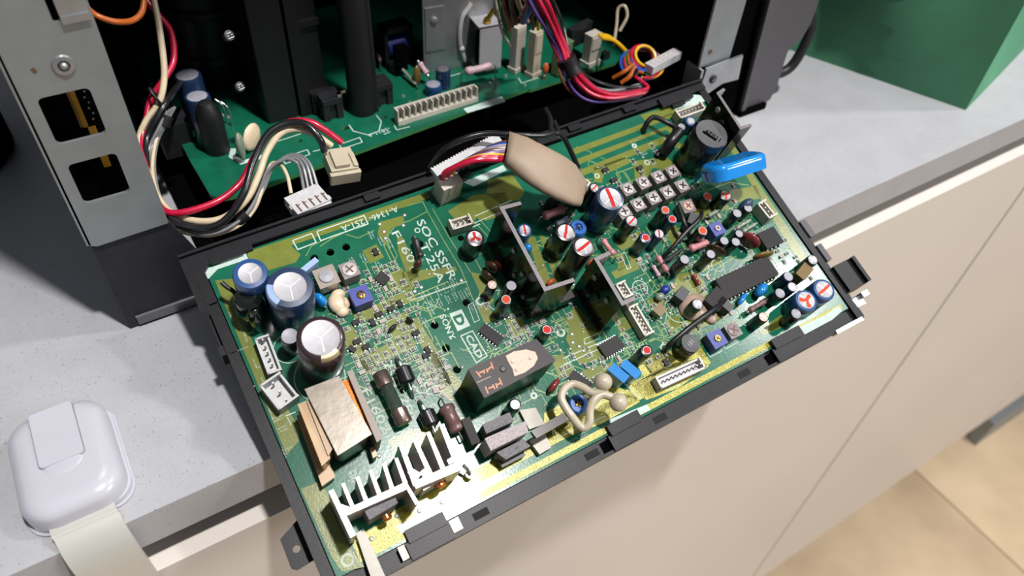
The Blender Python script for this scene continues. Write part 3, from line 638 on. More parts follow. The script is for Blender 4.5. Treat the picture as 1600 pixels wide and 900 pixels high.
# wires into the tall connectors
h4 = thing('plug_wires', 'brown, red, blue, white and yellow wires rising out of the tall cream connectors', 'cable', (46.4, 117.3, 60.0))
for pts, m, r in (([(44.8, 120.1, 56.0), (37.9, 115.9, 66.0), (29.7, 108.9, 80.0)], W_BRN, .9), ([(47.3, 121.5, 56.0), (40.0, 114.3, 68.0), (34.0, 106.9, 80.0)], W_BRN, 1.2), ([(49.5, 121.8, 56.0), (46.7, 114.3, 66.0), (44.0, 103.7, 78.0)], W_RED, 1.2), ([(50.8, 121.1, 56.0), (45.9, 110.2, 68.0), (41.2, 103.5, 80.0)], W_BLUE, 1.5), ([(52.6, 120.2, 56.0), (43.6, 113.9, 68.0), (35.9, 106.0, 80.0)], W_CREAM, 1.1),
                  ([(57.7, 118.4, 52.0), (55.7, 116.0, 60.0), (49.9, 110.2, 74.0)], W_YEL, .8), ([(55.6, 119.5, 52.0), (51.8, 115.5, 62.0), (48.9, 110.7, 74.0)], W_BRN, .7), ([(43.9, 120.2, 50.0), (36.1, 114.7, 62.0), (27.9, 107.8, 80.0)], W_GRN, .6), ([(44.3, 120.5, 46.0), (36.5, 116.7, 58.0), (31.4, 115.5, 76.0)], W_CREAM, .6), ([(47.2, 125.1, 50.0), (38.4, 117.5, 64.0), (29.8, 107.0, 80.0)], W_ORANGE, .5)):
    obj('wire', MB().tube(rel(h4, pts), r, 10), m, h4)
# coiled rainbow wires with a white plug
h5 = thing('rainbow_wire_coil', 'coil of blue, yellow, red, orange and green wires with a white plug', 'cable', (100.9, 93.0, 34.0))
cs = [W_BLUE, W_YEL, W_RED, W_GRN, W_DRED, W_ORANGE, W_BLUE, W_PURP, W_RED, W_YEL]
for k, m in enumerate(cs):
    rr = 10.5 - k*.6; pts = []
    for i in range(15):
        a = math.radians(200 - i*24 + k*9); pts.append((rr*math.cos(a)*1.05 + .8*math.sin(k*2.1) + 1, rr*.8*math.sin(a) + .8*math.cos(k*1.7), 2 + k*.55 + 3.0*math.sin(a)))
    obj('wire', MB().tube(pts, .75, 8), m, h5)
for m, pp in ((W_ORANGE, [(84.3, 92.4, 34.0), (87.7, 89.5, 38.0), (93.5, 90.3, 40.0)]), (W_ORANGE, [(84.9, 87.2, 34.0), (88.3, 86.1, 37.0), (92.7, 88.2, 40.0)]), (W_BLACK, [(88.5, 89.0, 34.0), (90.3, 86.3, 37.0), (92.3, 85.9, 40.0)])):
    obj('wire', MB().tube(rel(h5, pp), 1.0, 8), m, h5)
obj('wire', MB().tube(rel(h5, [(91.7, 79.5, 32.0), (95.7, 80.5, 33.0), (93.3, 88.6, 35.0), (93.1, 96.3, 37.0), (99.0, 99.2, 38.0)]), .9, 8), W_RED, h5)
a = Vector((99.5, 86.1, 38.0)); b_ = Vector((121.2, 90.9, 38.0)); d = b_-a; L = d.length; ang = math.degrees(math.atan2(d.y, d.x))
m_ = MB(); m_.box(0, -2.6, -2, L, 2.6, 2)
pl = obj('plug', m_, CONNW, h5, loc=a - h5.location/S, rot=ang, bevel=.3, label='white rectangular plug')
for k in range(6):
    for j in (-1, 1): obj('contact_hole', MB().box(-.4, -.4, 0, .4, .4, .06), PALER, pl, loc=(L*(.12+.15*k), j*1.1, 2))
h6 = thing('yellow_wire_loop', 'blurred yellow wires with a beige clip at the back right of the inner board', 'wire', (99.4, 110.3, 40.0))
for k in range(4): obj('wire', MB().tube(rel(h6, [Vector((92.3, 113.1, 42.0)) + Vector((0,k*1.3,0)), Vector((95.9, 108.7, 42.0)) + Vector((0,k*1.3,0)), Vector((100.0, 104.0, 38.0)) + Vector((0,k,0)), Vector((102.5, 102.6, 34.0))]), 1.0, 8), W_YEL, h6)
obj('clip', MB().tube([(-2,0,-2), (2,5,6), (4,8,12), (6,6,14), (6,3,10), (2,2,4)], .8, 8), CREAM, h6)

# ================================================================ MAIN CIRCUIT BOARD AND ITS FRAME
RB = Matrix(((0.99929, 0.00646, -0.0371), (-0.01898, 0.93728, -0.34805), (0.03252, 0.34851, 0.93674))).to_euler()
BO = (-114.53, 60.56, 33.25)
W_, D_ = 218.3, 112.5
def N(q): return (q[0], -q[1])
def NL(*qs): return [N(q) for q in qs]

fr = thing('board_frame', 'black plastic clip frame holding the green main circuit board', 'frame', BO, RB)
fm = MB()
fm.box(-6.5, .8, -10, 222.5, 5.0, 1.4)            # far rail
fm.box(-6.5, 4.2, -10, 222.5, 5.2, 3.2)
fm.box(-3.8, -118, -9.4, -.4, .8, .4)              # left rail
fm.box(-4.0, -118, -9.4, -3.2, .8, 1.8)
fm.box(218.9, -118, -10, 222.4, .8, .6)           # right rail
fm.box(-3.8, -118.6, -9, 222.4, -113.2, -1.2)     # near rail
fm.box(-3.8, -118.6, -9, 222.4, -117.6, .2)
fm.box(-.6, -113.4, -3.4, 219, -111, -1.7); fm.box(-.6, -1.6, -3.4, 219, 1, -1.7); fm.box(-.6, -113, -3.4, 1.4, 1, -1.7); fm.box(217.2, -113, -3.4, 219, 1, -1.7)
obj('rail_frame', fm, FRAMEM, fr, bevel=.35)
obj('side_tab', MB().plate([(-10.6, -93.8), (-4, -90.8), (-4, -104.0), (-9.4, -104.4), (-10.8, -103.2)], [circ(-7.3, -98.6, 1.2, 18)[::-1]], -7.5, -5.6), FRAMEM, fr, bevel=.3, label='black tab with a round hole')
# corner guards and clips
tc = MB(); tc.plate([(-6.5, 5), (-6.5, -13), (-4, -15), (-.6, -15), (-.6, -3.2), (1.6, -1.0), (17, -1.0), (17, 1.0), (46, 1.0), (46, 5)], [], -6, 1.6); tc.box(2.4, -1.6, 1.0, 13.5, 1.0, 2.2)
obj('corner_guard', tc, FRAMEM, fr, bevel=.3)
obj('corner_guard', MB().box(-5.2, -17.5, -8, -.8, -33, -1).box(-6.0, -30, -8, -1, -33.5, 1), FRAMEM, fr, bevel=.3)
for x, w in ((92.5, 10), (196, 17)):
    obj('edge_clip', MB().box(x, -1.8, 1.0, x+w, 3.0, 2.6).box(x+w*.3, -3.2, 1.0, x+w*.7, 0, 2.0), FRAMEM, fr, bevel=.3)
for x in (60, 128, 150, 178): obj('rail_clip', MB().box(x, 1.6, 1.4, x+6, 4.4, 2.8), FRAMEM, fr, bevel=.3)
def hook(x0, x1, label=None):
    m = MB(); m.box(x0, -118.4, -8, x1, -113.0, 1.2); m.box(x0+1.2, -113.6, .4, x1-.6, -109.4, 2.2)
    o = obj('edge_hook', m, FRAMEM, fr, bevel=.9, seg=3, label=label)
    obj('spring_slot', MB().box(x0-3.2, -117.4, -1.0, x0-.4, -113.6, -.6), BLACKD, o); return o
hook(22, 37, 'large black edge hook at the near left corner'); hook(98.6, 113.6, 'black edge hook over the pale pad'); hook(175.5, 192, 'black edge hook at the right end')
obj('edge_tongue', MB().box(19.5, -117.2, -1.0, 21.8, -112.8, -.2).box(37.2, -117, -1, 40.5, -113, -.2), CREAM, fr, label='milky plastic tongue')
for x in (45, 88.5, 118, 158): obj('rail_slot', MB().box(x, -116.8, -1.2, x+5.5, -114.4, -1.12), HOLE, fr)
obj('end_lug', MB().box(222.4, -95, -7, 232.5, -107, 2.2).box(231.5, -95, -7, 233.2, -107, 4), FRAMEM, fr, bevel=.4, label='thick black lug at the right end')
obj('spring_contact', MB().box(222, -110, -4, 227, -114, .6).box(226, -109.4, -4, 229.5, -111.6, 2.6).box(206, -117.8, -3, 221, -119.4, .8), STEEL2, fr, bevel=.5, label='bright metal spring contact')
obj('end_lug', MB().box(222.4, -72, -7, 225.4, -80, 1.4).box(222.4, -84, -7, 225, -92, 1.4), BEZEL, fr, bevel=.4)

bd = thing('main_circuit_board', 'long green main circuit board crowded with capacitors tilted over the countertop edge', 'circuit board', BO, RB)
holes = [(40.7, 11.4), (46.6, 11.6), (34.7, 11.4), (71.5, 20.5), (76.7, 48.3), (62.4, 51.4), (62.3, 60.7), (62.3, 69.2), (114.1, 72.3), (42.3, 68.1), (86.7, 24.1)]
holes = [N(q) for q in holes]
pcb = MB()
hs_ = [circ(q[0], q[1], 1.45 if i < 9 else 1.2, 18)[::-1] for i, q in enumerate(holes)] + [circ(*N((4.8, 109.1)), 1.35, 20)[::-1]]
pcb.plate([(0, 0), (W_, 0), (W_, -D_), (0, -D_)], hs_, -1.6, 0, 0, 1)
obj('green_laminate', pcb, [MASK, LAMI], bd)

# copper pours and traces under the solder mask
cp = MB(); z0, z1 = 0, .06
def pour(*q, hi=z1, mi=0): cp.prism(NL(*q), z0, hi, mi)
def seg(w, *q, hi=.05, mi=0): cp.strip(NL(*q), w, z0, hi, mi)
pour((14.8, 0.6), (66.0, 1.5), (83.8, 1.6), (83.6, 4.3), (44.7, 4.1), (29.3, 3.9), (31.0, 8.4), (28.3, 10.6), (13.4, 9.6))
pour((1.5, 6.7), (13.2, 10.1), (6.4, 17.0), (4.7, 23.8), (4.8, 35.0), (5.0, 48.4), (6.4, 58.4), (7.4, 65.4), (5.4, 69.4), (0.6, 72.0))
pour((0.5, 83.5), (6.6, 83.9), (7.2, 88.5), (6.4, 94.2), (7.0, 106.3), (8.5, 113.3), (2.0, 111.3), (1.0, 106.5))
pour((59.4, 15.8), (59.0, 11.1), (62.0, 6.8), (71.5, 7.5), (69.3, 11.0), (64.8, 10.6), (61.6, 13.3), (60.0, 16.6))
pour((60.7, 28.3), (79.5, 34.0), (79.3, 35.6), (63.6, 33.9), (60.6, 36.4), (58.6, 34.8))
pour((65.4, 13.7), (66.9, 16.0), (66.7, 27.2), (65.4, 32.2), (61.6, 32.8), (63.0, 20.1))
pour((55.3, 46.1), (58.1, 46.3), (59.8, 67.2), (63.0, 78.0), (60.5, 79.1), (58.5, 75.7), (56.0, 70.0), (54.7, 57.5))
pour((87.3, 12.0), (99.7, 9.4), (112.2, 12.7), (110.4, 21.2), (99.1, 21.2), (96.3, 18.6), (92.5, 20.6), (88.2, 16.8))
pour((108.0, 5.5), (118.5, 6.4), (119.3, 15.5), (115.7, 17.8), (107.8, 16.5), (104.5, 10.9))
pour((83.6, 38.0), (86.5, 40.0), (87.1, 45.1), (86.3, 51.6), (84.3, 52.4), (82.9, 48.0))
pour((30.8, 81.3), (38.6, 81.3), (44.3, 83.1), (47.2, 87.8), (42.1, 89.5), (36.1, 86.6), (31.3, 87.1))
pour((57.7, 58.9), (59.2, 63.4), (58.3, 73.1), (54.5, 72.9), (52.6, 68.0))
pour((51.0, 59.2), (54.2, 59.6), (54.1, 64.9), (57.9, 70.9), (57.3, 78.1), (55.5, 78.7), (50.8, 69.6))
pour((107.4, 68.3), (114.0, 65.3), (116.0, 76.2), (117.2, 79.0), (113.1, 79.3), (112.5, 87.7), (109.3, 87.3), (103.1, 86.0), (103.5, 75.5), (107.1, 72.2))
pour((102.5, 88.4), (110.8, 89.5), (115.7, 90.7), (110.4, 94.7), (104.0, 93.8))
pour((102.4, 60.0), (111.0, 60.7), (110.2, 63.1), (103.7, 63.6))
pour((110.2, 33.1), (113.4, 34.5), (108.4, 61.2), (105.2, 60.9)); pour((115.1, 34.5), (117.0, 35.3), (113.1, 57.0), (110.7, 58.3))
seg(1.0, (103.8, 33.4), (100.4, 57.7)); seg(1.4, (117.9, 36.9), (115.4, 58.0))
pour((133.8, 59.2), (143.0, 59.2), (144.0, 56.1), (146.3, 56.4), (145.4, 62.6), (133.9, 62.4))
pour((134.6, 51.5), (139.3, 50.5), (142.6, 54.9), (140.4, 59.9), (136.6, 60.1), (138.8, 55.7))
pour((152.3, 75.0), (159.0, 70.7), (166.1, 72.5), (167.0, 77.7), (163.7, 85.2), (155.8, 84.7), (153.7, 78.5))
pour((168.9, 69.4), (180.4, 70.6), (179.5, 73.3), (169.6, 74.0), (166.4, 72.1))
pour((140.4, 75.1), (146.4, 75.4), (147.5, 79.3), (140.8, 79.3))
pour((147.2, 88.1), (165.6, 88.9), (168.7, 93.8), (149.7, 93.4)); pour((177.9, 103.7), (192.4, 102.4), (193.6, 107.1), (191.7, 107.7), (180.7, 106.6))
pour((215.2, 27.5), (218.0, 29.2), (215.9, 91.7), (210.5, 91.3))

pour((145.4, 4.9), (200.9, 4.5), (198.8, 6.6), (145.6, 7.6)); pour((146.2, 9.8), (195.1, 9.5), (197.6, 13.6), (193.9, 14.0), (192.4, 11.0), (146.0, 12.4))
pour((145.5, 14.8), (190.7, 13.5), (196.1, 21.1), (192.5, 21.1), (189.4, 16.5), (144.7, 17.7)); pour((141.4, 19.0), (147.4, 19.4), (144.1, 23.9), (140.8, 25.2))
pour((152.0, 16.0), (167.0, 16.3), (169.9, 19.4), (159.7, 20.2), (154.5, 20.2), (151.2, 23.5), (148.5, 21.8))
pour((169.9, 19.4), (184.6, 22.6), (187.6, 29.5), (183.2, 29.8), (176.2, 25.2), (170.4, 28.9), (165.7, 27.1))
pour((185.5, 0.4), (203.1, 1.3), (201.7, 5.5), (186.1, 4.8))
pour((161.5, 85.7), (169.1, 83.1), (169.0, 85.1), (162.4, 89.0)); pour((180.8, 43.4), (184.2, 43.4), (183.0, 50.1), (179.3, 50.6))
pour((38.4, 36.6), (60.3, 35.5), (61.1, 40.1), (38.6, 40.3)); pour((30.5, 40.3), (36.5, 39.9), (38.0, 57.5), (34.2, 58.2)); pour((33.6, 51.8), (53.2, 50.4), (53.2, 55.6), (33.5, 57.2)); pour((54.3, 27.0), (61.4, 26.7), (60.7, 34.6), (53.7, 34.8))
pour((51.2, 15.2), (56.9, 14.7), (57.3, 20.5), (51.6, 20.9)); pour((47.2, 42.6), (55.9, 42.7), (55.6, 51.5), (47.2, 51.9)); pour((79.3, 51.3), (83.7, 51.6), (83.4, 58.5), (79.1, 58.2)); pour((86.7, 60.0), (92.1, 60.7), (92.1, 67.7), (85.5, 67.0))
pour((94.6, 79.5), (99.9, 79.8), (99.3, 88.2), (93.8, 87.5)); pour((125.5, 93.6), (136.3, 95.2), (139.2, 99.8), (126.0, 101.8)); pour((143.2, 84.9), (149.1, 85.2), (147.9, 89.8), (142.2, 90.1)); pour((124.9, 76.8), (131.4, 77.4), (130.0, 81.9), (123.1, 82.7))
pour((180.3, 49.1), (197.0, 49.8), (197.3, 54.2), (180.9, 54.1)); pour((164.8, 52.3), (170.3, 52.0), (169.0, 57.8), (163.8, 58.8)); pour((199.2, 46.7), (215.1, 49.5), (214.0, 55.8), (198.6, 52.4)); pour((141.7, 49.0), (154.7, 48.2), (154.8, 52.9), (142.8, 53.1))
# long bars along the near edge
def bar(u0, u1, v0, v1, mi=1): cp.box(u0, -v1, 0, u1, -v0, .06, mi)
bar(22, 116, 102.2, 106.8); bar(22, 216, 109.4, 111.6);  bar(116, 150, 100.5, 106.8); bar(123, 150, 96, 100.5)
bar(8, 22, 104, 111.5); bar(176, 214, 104.0, 106.6, 0)
pour((82.7, 95.8), (107.0, 95.7), (115.6, 102.3), (116.5, 107.4), (99.5, 108.0), (84.4, 106.4), (77.7, 104.5), mi=1)
pour((116.8, 100.3), (133.2, 99.8), (146.2, 103.0), (148.7, 107.4), (132.8, 109.3), (119.1, 107.9), mi=1)
# thin routed traces
for pts, w in (([(38.3, 7.9), (43.7, 6.5), (55.7, 5.2), (64.9, 3.7), (80.2, 4.7), (80.1, 9.2), (72.2, 10.4), (66.6, 10.1), (62.2, 13.0), (60.4, 17.0), (60.5, 35.0), (60.5, 40.4)], .35), ([(65.5, 9.1), (60.5, 13.4), (59.1, 16.5), (58.8, 34.3), (58.0, 41.5)], .35),
               ([(32.4, 9.6), (35.5, 6.7), (44.1, 5.6), (56.7, 6.2)], .3), ([(48.5, 6.8), (52.0, 9.9), (58.6, 9.2)], .3), ([(80.1, 9.2), (80.2, 20.9), (80.9, 35.4), (80.3, 40.8), (79.4, 48.6)], .3), ([(82.4, 8.9), (82.7, 21.3), (83.6, 38.0)], .3),
               ([(94.0, 17.7), (96.8, 28.2), (94.3, 33.0)], .3), ([(96.6, 18.1), (99.1, 29.2)], .3), ([(74.3, 38.2), (58.9, 38.4), (40.2, 36.9)], .4), ([(50.2, 36.0), (60.5, 40.4), (73.4, 40.0), (79.7, 40.5)], .35),
               ([(101.9, 66.7), (105.1, 70.8), (106.4, 78.2), (104.7, 88.1)], .3), ([(96.4, 69.7), (99.2, 76.3), (99.9, 84.6), (99.4, 92.2)], .35), ([(85.1, 57.9), (97.2, 60.5), (101.2, 63.1)], .3), ([(90.0, 58.7), (99.1, 60.0), (100.8, 61.8)], .3),
               ([(152.8, 65.7), (159.1, 63.8), (168.5, 63.8)], .6), ([(191.0, 43.5), (204.8, 43.8), (212.3, 48.4)], .4), ([(185.7, 88.7), (195.6, 89.3), (209.6, 89.6)], .4), ([(157.6, 91.2), (164.1, 95.5), (172.3, 97.7), (173.1, 92.2), (173.0, 87.7)], .4),
               ([(143.4, 31.2), (159.2, 31.1), (166.1, 30.5)], .3), ([(75.6, 70.9), (83.6, 70.6), (91.7, 70.3)], .3), ([(90.3, 77.6), (97.4, 79.5), (97.1, 84.6)], .3), ([(51.2, 79.6), (55.6, 85.3), (55.1, 93.5)], .4), ([(186.6, 73.8), (175.4, 75.2), (167.9, 81.1)], .4)):
    cp.strip(NL(*pts), w, 0, .05, 2)
random.seed(11)
def routed(u0, v0, u1, v1, n):
    for _ in range(n):
        u, v = random.uniform(u0, u1), random.uniform(v0, v1); pts = [(u, -v)]; a = random.choice((0, 90, 180, 270))
        for k in range(random.randint(2, 4)):
            L = random.uniform(2, 9); u += L*math.cos(math.radians(a)); v += L*math.sin(math.radians(a)); a += random.choice((-45, 45, -90, 90))
            u = min(max(u, 2), 215); v = min(max(v, 2), 100); pts.append((u, -v))
        if all((Vector(pts[i]) - Vector(pts[i+1])).length > .3 for i in range(len(pts)-1)): cp.strip(pts, random.choice((.25, .3, .45)), 0, .045, 2)
routed(30, 20, 68, 74, 60); routed(70, 62, 110, 100, 50); routed(110, 84, 160, 104, 50); routed(130, 20, 205, 104, 120); routed(90, 40, 125, 60, 25)
obj('copper_pattern', cp, [OLIVE, OLIVE_LIT, TRACE], bd, kind='stuff', label='olive copper areas under the solder mask, coloured yellower for glare')

# white printing
sk = MB(); Z0 = .07
def btext(txt, a, b, size, mi=0, bold=.0, z=Z0):
    a = Vector(N(a)); b = Vector(N(b)); d = b - a
    v, f = text_mb(txt, size, bold=bold); w = max(q[0] for q in v) - min(q[0] for q in v)
    put_text(sk, txt, (a.x+b.x)/2, (a.y+b.y)/2, z, size, math.degrees(math.atan2(d.y, d.x)), mi, bold, wide=max(.5, min(1.8, d.length / w)), centre=True)
btext('SOC SSFR', (75.8, 11.5), (76.7, 38.1), 4.4, bold=.05)
btext('T.25A', (72.5, 20.6), (72.2, 37.6), 4.4, bold=.02)
btext('F1601', (65.2, 12.5), (66.1, 28.6), 4.2, bold=.02)
btext('SONY', (66.6, 49.0), (66.0, 58.8), 3.2, bold=.03)
btext('F1602', (31.2, 62.5), (31.9, 79.0), 4.2, bold=.05)
btext('75H', (41.8, 57.0), (40.9, 66.0), 3.8, bold=.04)
btext('2E0V', (41.7, 70.3), (40.5, 82.2), 3.8, bold=.04)
btext('5A', (53.6, 68.4), (53.2, 73.7), 3.6, bold=.03)
btext('25V', (50.0, 65.8), (49.6, 74.0), 3.6, bold=.03)
btext('A-1346-', (70.4, 4.1), (58.8, 4.4), 3.4, bold=.02)
btext('251-A', (56.7, 4.4), (47.9, 4.3), 3.4, bold=.02)
btext('QM', (17.3, 85.4), (14.8, 88.0), 3, bold=.02)
def line(w, *q, mi=0): sk.strip(NL(*q), w, .05, Z0+.01, mi)
for bx in ([(39.6, 2.0), (57.7, 2.2), (57.6, 5.9), (39.4, 5.9)], [(30.5, 2.2), (37.6, 2.1), (37.7, 6.0), (30.8, 6.2)], [(69.0, 58.8), (73.7, 58.8), (74.2, 69.2), (69.5, 69.9)]):
    line(.45, *bx, bx[0])
dl = [(69.1, 49.6), (73.9, 49.8), (73.9, 56.7), (68.8, 56.8)]; sk.prism(NL(*dl), .05, Z0)
v, f = text_mb('D', 4.4, bold=.25); 
c_ = Vector(N((71.3, 53.3))); d_ = Vector(N((68.8, 56.8))) - Vector(N((69.1, 49.6)))
put_text(sk, 'D', c_.x, c_.y, Z0+.03, 4.6, math.degrees(math.atan2(d_.y, d_.x)), 1, .22, wide=1.25, centre=True)
btext('CAD', (71.4, 59.6), (71.8, 68.9), 3.3, bold=.1)
for bx in ([(76.7, 49.4), (78.9, 49.2), (77.9, 56.1), (75.8, 56.2)], [(109.7, 78.3), (116.0, 78.7), (115.7, 80.5), (109.3, 80.3)], [(150.9, 102.9), (156.8, 103.1), (157.0, 104.6), (151.2, 104.7)], [(158.2, 102.9), (165.1, 103.1), (165.1, 104.5), (158.9, 104.6)], [(141.6, 54.1), (143.5, 54.0), (142.3, 60.7), (140.4, 60.8)]): line(.25, *bx, bx[0])
line(.35, (84.5, 17.7), (84.5, 22.0), (96.2, 21.5)); line(.35, (95.9, 17.8), (112.7, 16.9)); line(.3, (93.5, 20.4), (109.8, 19.7))
line(.3, (58.4, 39.5), (80.7, 40.9)); line(.35, (98.9, 81.5), (118.2, 82.1)); line(.3, (97.7, 83.6), (118.4, 84.1)); line(.35, (114.9, 99.3), (117.3, 106.2)); line(.35, (4.9, 60.1), (8.2, 60.2)); line(.3, (5.3, 60.7), (5.4, 63.5))
line(.3, (82.3, 105.5), (102.0, 106.2)); line(.3, (81.7, 103.9), (82.6, 101.4)); line(.3, (127.8, 108.0), (134.1, 108.3)); line(.3, (50.5, 82.9), (50.2, 86.4))
def ring(q, r, w=.35, a0=0, a1=360):
    c = N(q); pts = [(c[0] + r*math.cos(math.radians(a0+(a1-a0)*i/24)), c[1] + r*math.sin(math.radians(a0+(a1-a0)*i/24))) for i in range(25)]
    sk.strip(pts, w, .05, Z0)
for q, r, w in (((81.5, 49.8), 1.3, .7), ((103.0, 72.6), 1.3, .7), ((82.4, 88.9), .9, .8), ((151.2, 19.9), .9, .5), ((174.4, 13.0), .8, .8), ((175.2, 22.1), 1.0, .5), ((14.3, 39.3), 5, .3), ((19.6, 52.7), 8.2, .3), ((46.5, 61.1), 1.2, .6), ((47.3, 68.0), 1.2, .6), ((47.8, 70.4), 1.2, .6), ((48.9, 78.0), 1.2, .6), ((4.8, 109.1), 1.7, .5), ((73.1, 15.1), .9, .4), ((136.5, 93.9), 1.3, .5), ((176.5, 74.2), 2.6, .3), ((169.6, 72.2), 3.2, .3), ((150.5, 83.2), 5.5, .3), ((88.1, 52.4), 4.2, .3), ((135.4, 73.5), 4.2, .3), ((134.2, 82.3), 2.2, .3), ((141.0, 69.5), 3, .3), ((174.8, 98.8), 3, .3), ((100.9, 99.3), 3, .3)):
    ring(q, r, w)
pads = [((-1.6, 3.3), (0.4, 1.5), (4.2, 1.5), (14.3, -0.4), (14.2, 3.3), (3.7, 3.1), (-0.2, 5.4)),
        ((98.6, 2.8), (117.1, 1.4), (117.4, 4.1), (101.4, 6.0)), ((203.9, -0.9), (216.2, -0.3), (220.2, 1.8), (219.4, 4.5), (202.3, 3.6)),
        ((102.5, 107.9), (118.2, 109.3), (118.5, 111.5), (102.5, 111.0)), ((186.6, 109.9), (207.0, 110.6), (214.9, 109.8), (215.1, 112.3), (208.2, 113.5), (187.1, 113.6)), ((49.7, 82.6), (51.0, 82.0), (51.6, 82.7), (50.0, 83.9))]
for k, q in enumerate(pads[:5]): sk.prism([N(t) for t in q], .05, Z0 + .01, 2)
# rows of tiny component outlines and part marks too small to read
def marks(u, v, n, ang=0, step=.62):
    a = math.radians(ang)
    for k in range(n):
        x, y = u + k*step*math.cos(a), -v + k*step*math.sin(a)
        if random.random() < .85: sk.cbox(x, y, .05, .36, .12, .02, 0, ang + 90)
        if random.random() < .6: sk.cbox(x + .2*math.cos(a+1.5), y + .2*math.sin(a+1.5), .05, .12, .34, .02, 0, ang + 90)
        if random.random() < .6: sk.cbox(x + .18*math.cos(a), y + .18*math.sin(a), .05, .12, .5, .02, 0, ang)
random.seed(5)
for q in ((63.1, 37.5), (63.2, 41.1), (63.1, 44.3), (68.7, 39.1), (71.5, 38.6), (74.1, 38.6), (76.0, 37.8), (58.3, 44.8), (59.3, 47.9), (65.0, 42.4), (67.3, 42.9), (70.7, 42.7), (73.5, 42.8), (75.9, 43.3), (78.1, 43.1), (56.8, 50.7), (56.3, 8.8), (58.4, 12.5), (60.9, 14.7), (53.5, 21.1), (49.8, 16.2), (45.6, 16.2), (77.4, 50.0), (79.8, 48.8)):
    for r_ in (0, 1.0): marks(q[0] + r_, q[1], 6, -90)
for q in ((2.1, 16.4), (1.6, 19.5), (2.9, 24.3), (3.2, 28.1), (2.7, 37.7), (2.8, 41.4), (2.8, 45.0), (-0.5, 33.4), (-3.4, 46.8), (0.8, 59.3), (0.8, 63.1), (1.1, 55.9), (0.1, 69.1), (38.2, 95.7), (72.0, 91.9), (81.4, 85.1), (85.9, 108.4), (90.1, 108.0), (87.2, 94.7), (87.3, 99.2), (132.5, 100.8), (162.9, 110.6), (88.9, 109.9), (146.2, 41.7), (153.8, 16.6), (144.0, 25.1), (174.7, 17.2), (173.8, 10.8), (192.9, 20.6), (177.9, 76.3), (146.9, 60.3), (125.5, 86.7), (124.1, 84.2), (131.0, 85.1), (212.5, 38.3)):
    marks(q[0], q[1], 6, random.choice((0, -90, 0)))
    if random.random() < .5: marks(q[0] + .3, q[1] + 1.0, 5, 0)
# solder points
so = MB()
def dots(n, u0, v0, u1, v1):
    for _ in range(n):
        r = random.uniform(.22, .55); so.lathe([(r, .02), (r*.7, .02 + r*.35), (0.001, .02 + r*.5)], 8, x=random.uniform(u0, u1), y=-random.uniform(v0, v1))
dots(60, 30, 20, 70, 76); dots(50, 70, 62, 112, 100); dots(120, 110, 60, 208, 103); dots(60, 135, 15, 205, 60); dots(24, 88, 38, 120, 62)
for q in ((71.5, 7.5), (69.2, 11.2), (61.6, 11.0), (60.9, 13.6), (61.4, 7.5), (61.6, 36.9), (64.4, 36.4), (79.0, 39.7), (13.3, 97.7), (27.9, 104.0), (30.3, 105.9), (37.8, 106.8), (23.4, 104.1), (13.6, 106.8), (32.5, 89.5), (26.2, 84.6), (105.3, 77.7), (106.7, 80.0), (107.4, 82.1), (106.7, 74.8), (101.9, 89.4)): so.lathe([(.8, .02), (.55, .3), (0.001, .42)], 10, x=q[0], y=-q[1])
obj('solder_joint', so, SOLDER, bd, kind='stuff')

OCC = []      # footprints already taken, so that small chips keep clear
def occ(u, v, r): OCC.append((u, v, r))
def place(q): return (q[0], -q[1], 0)
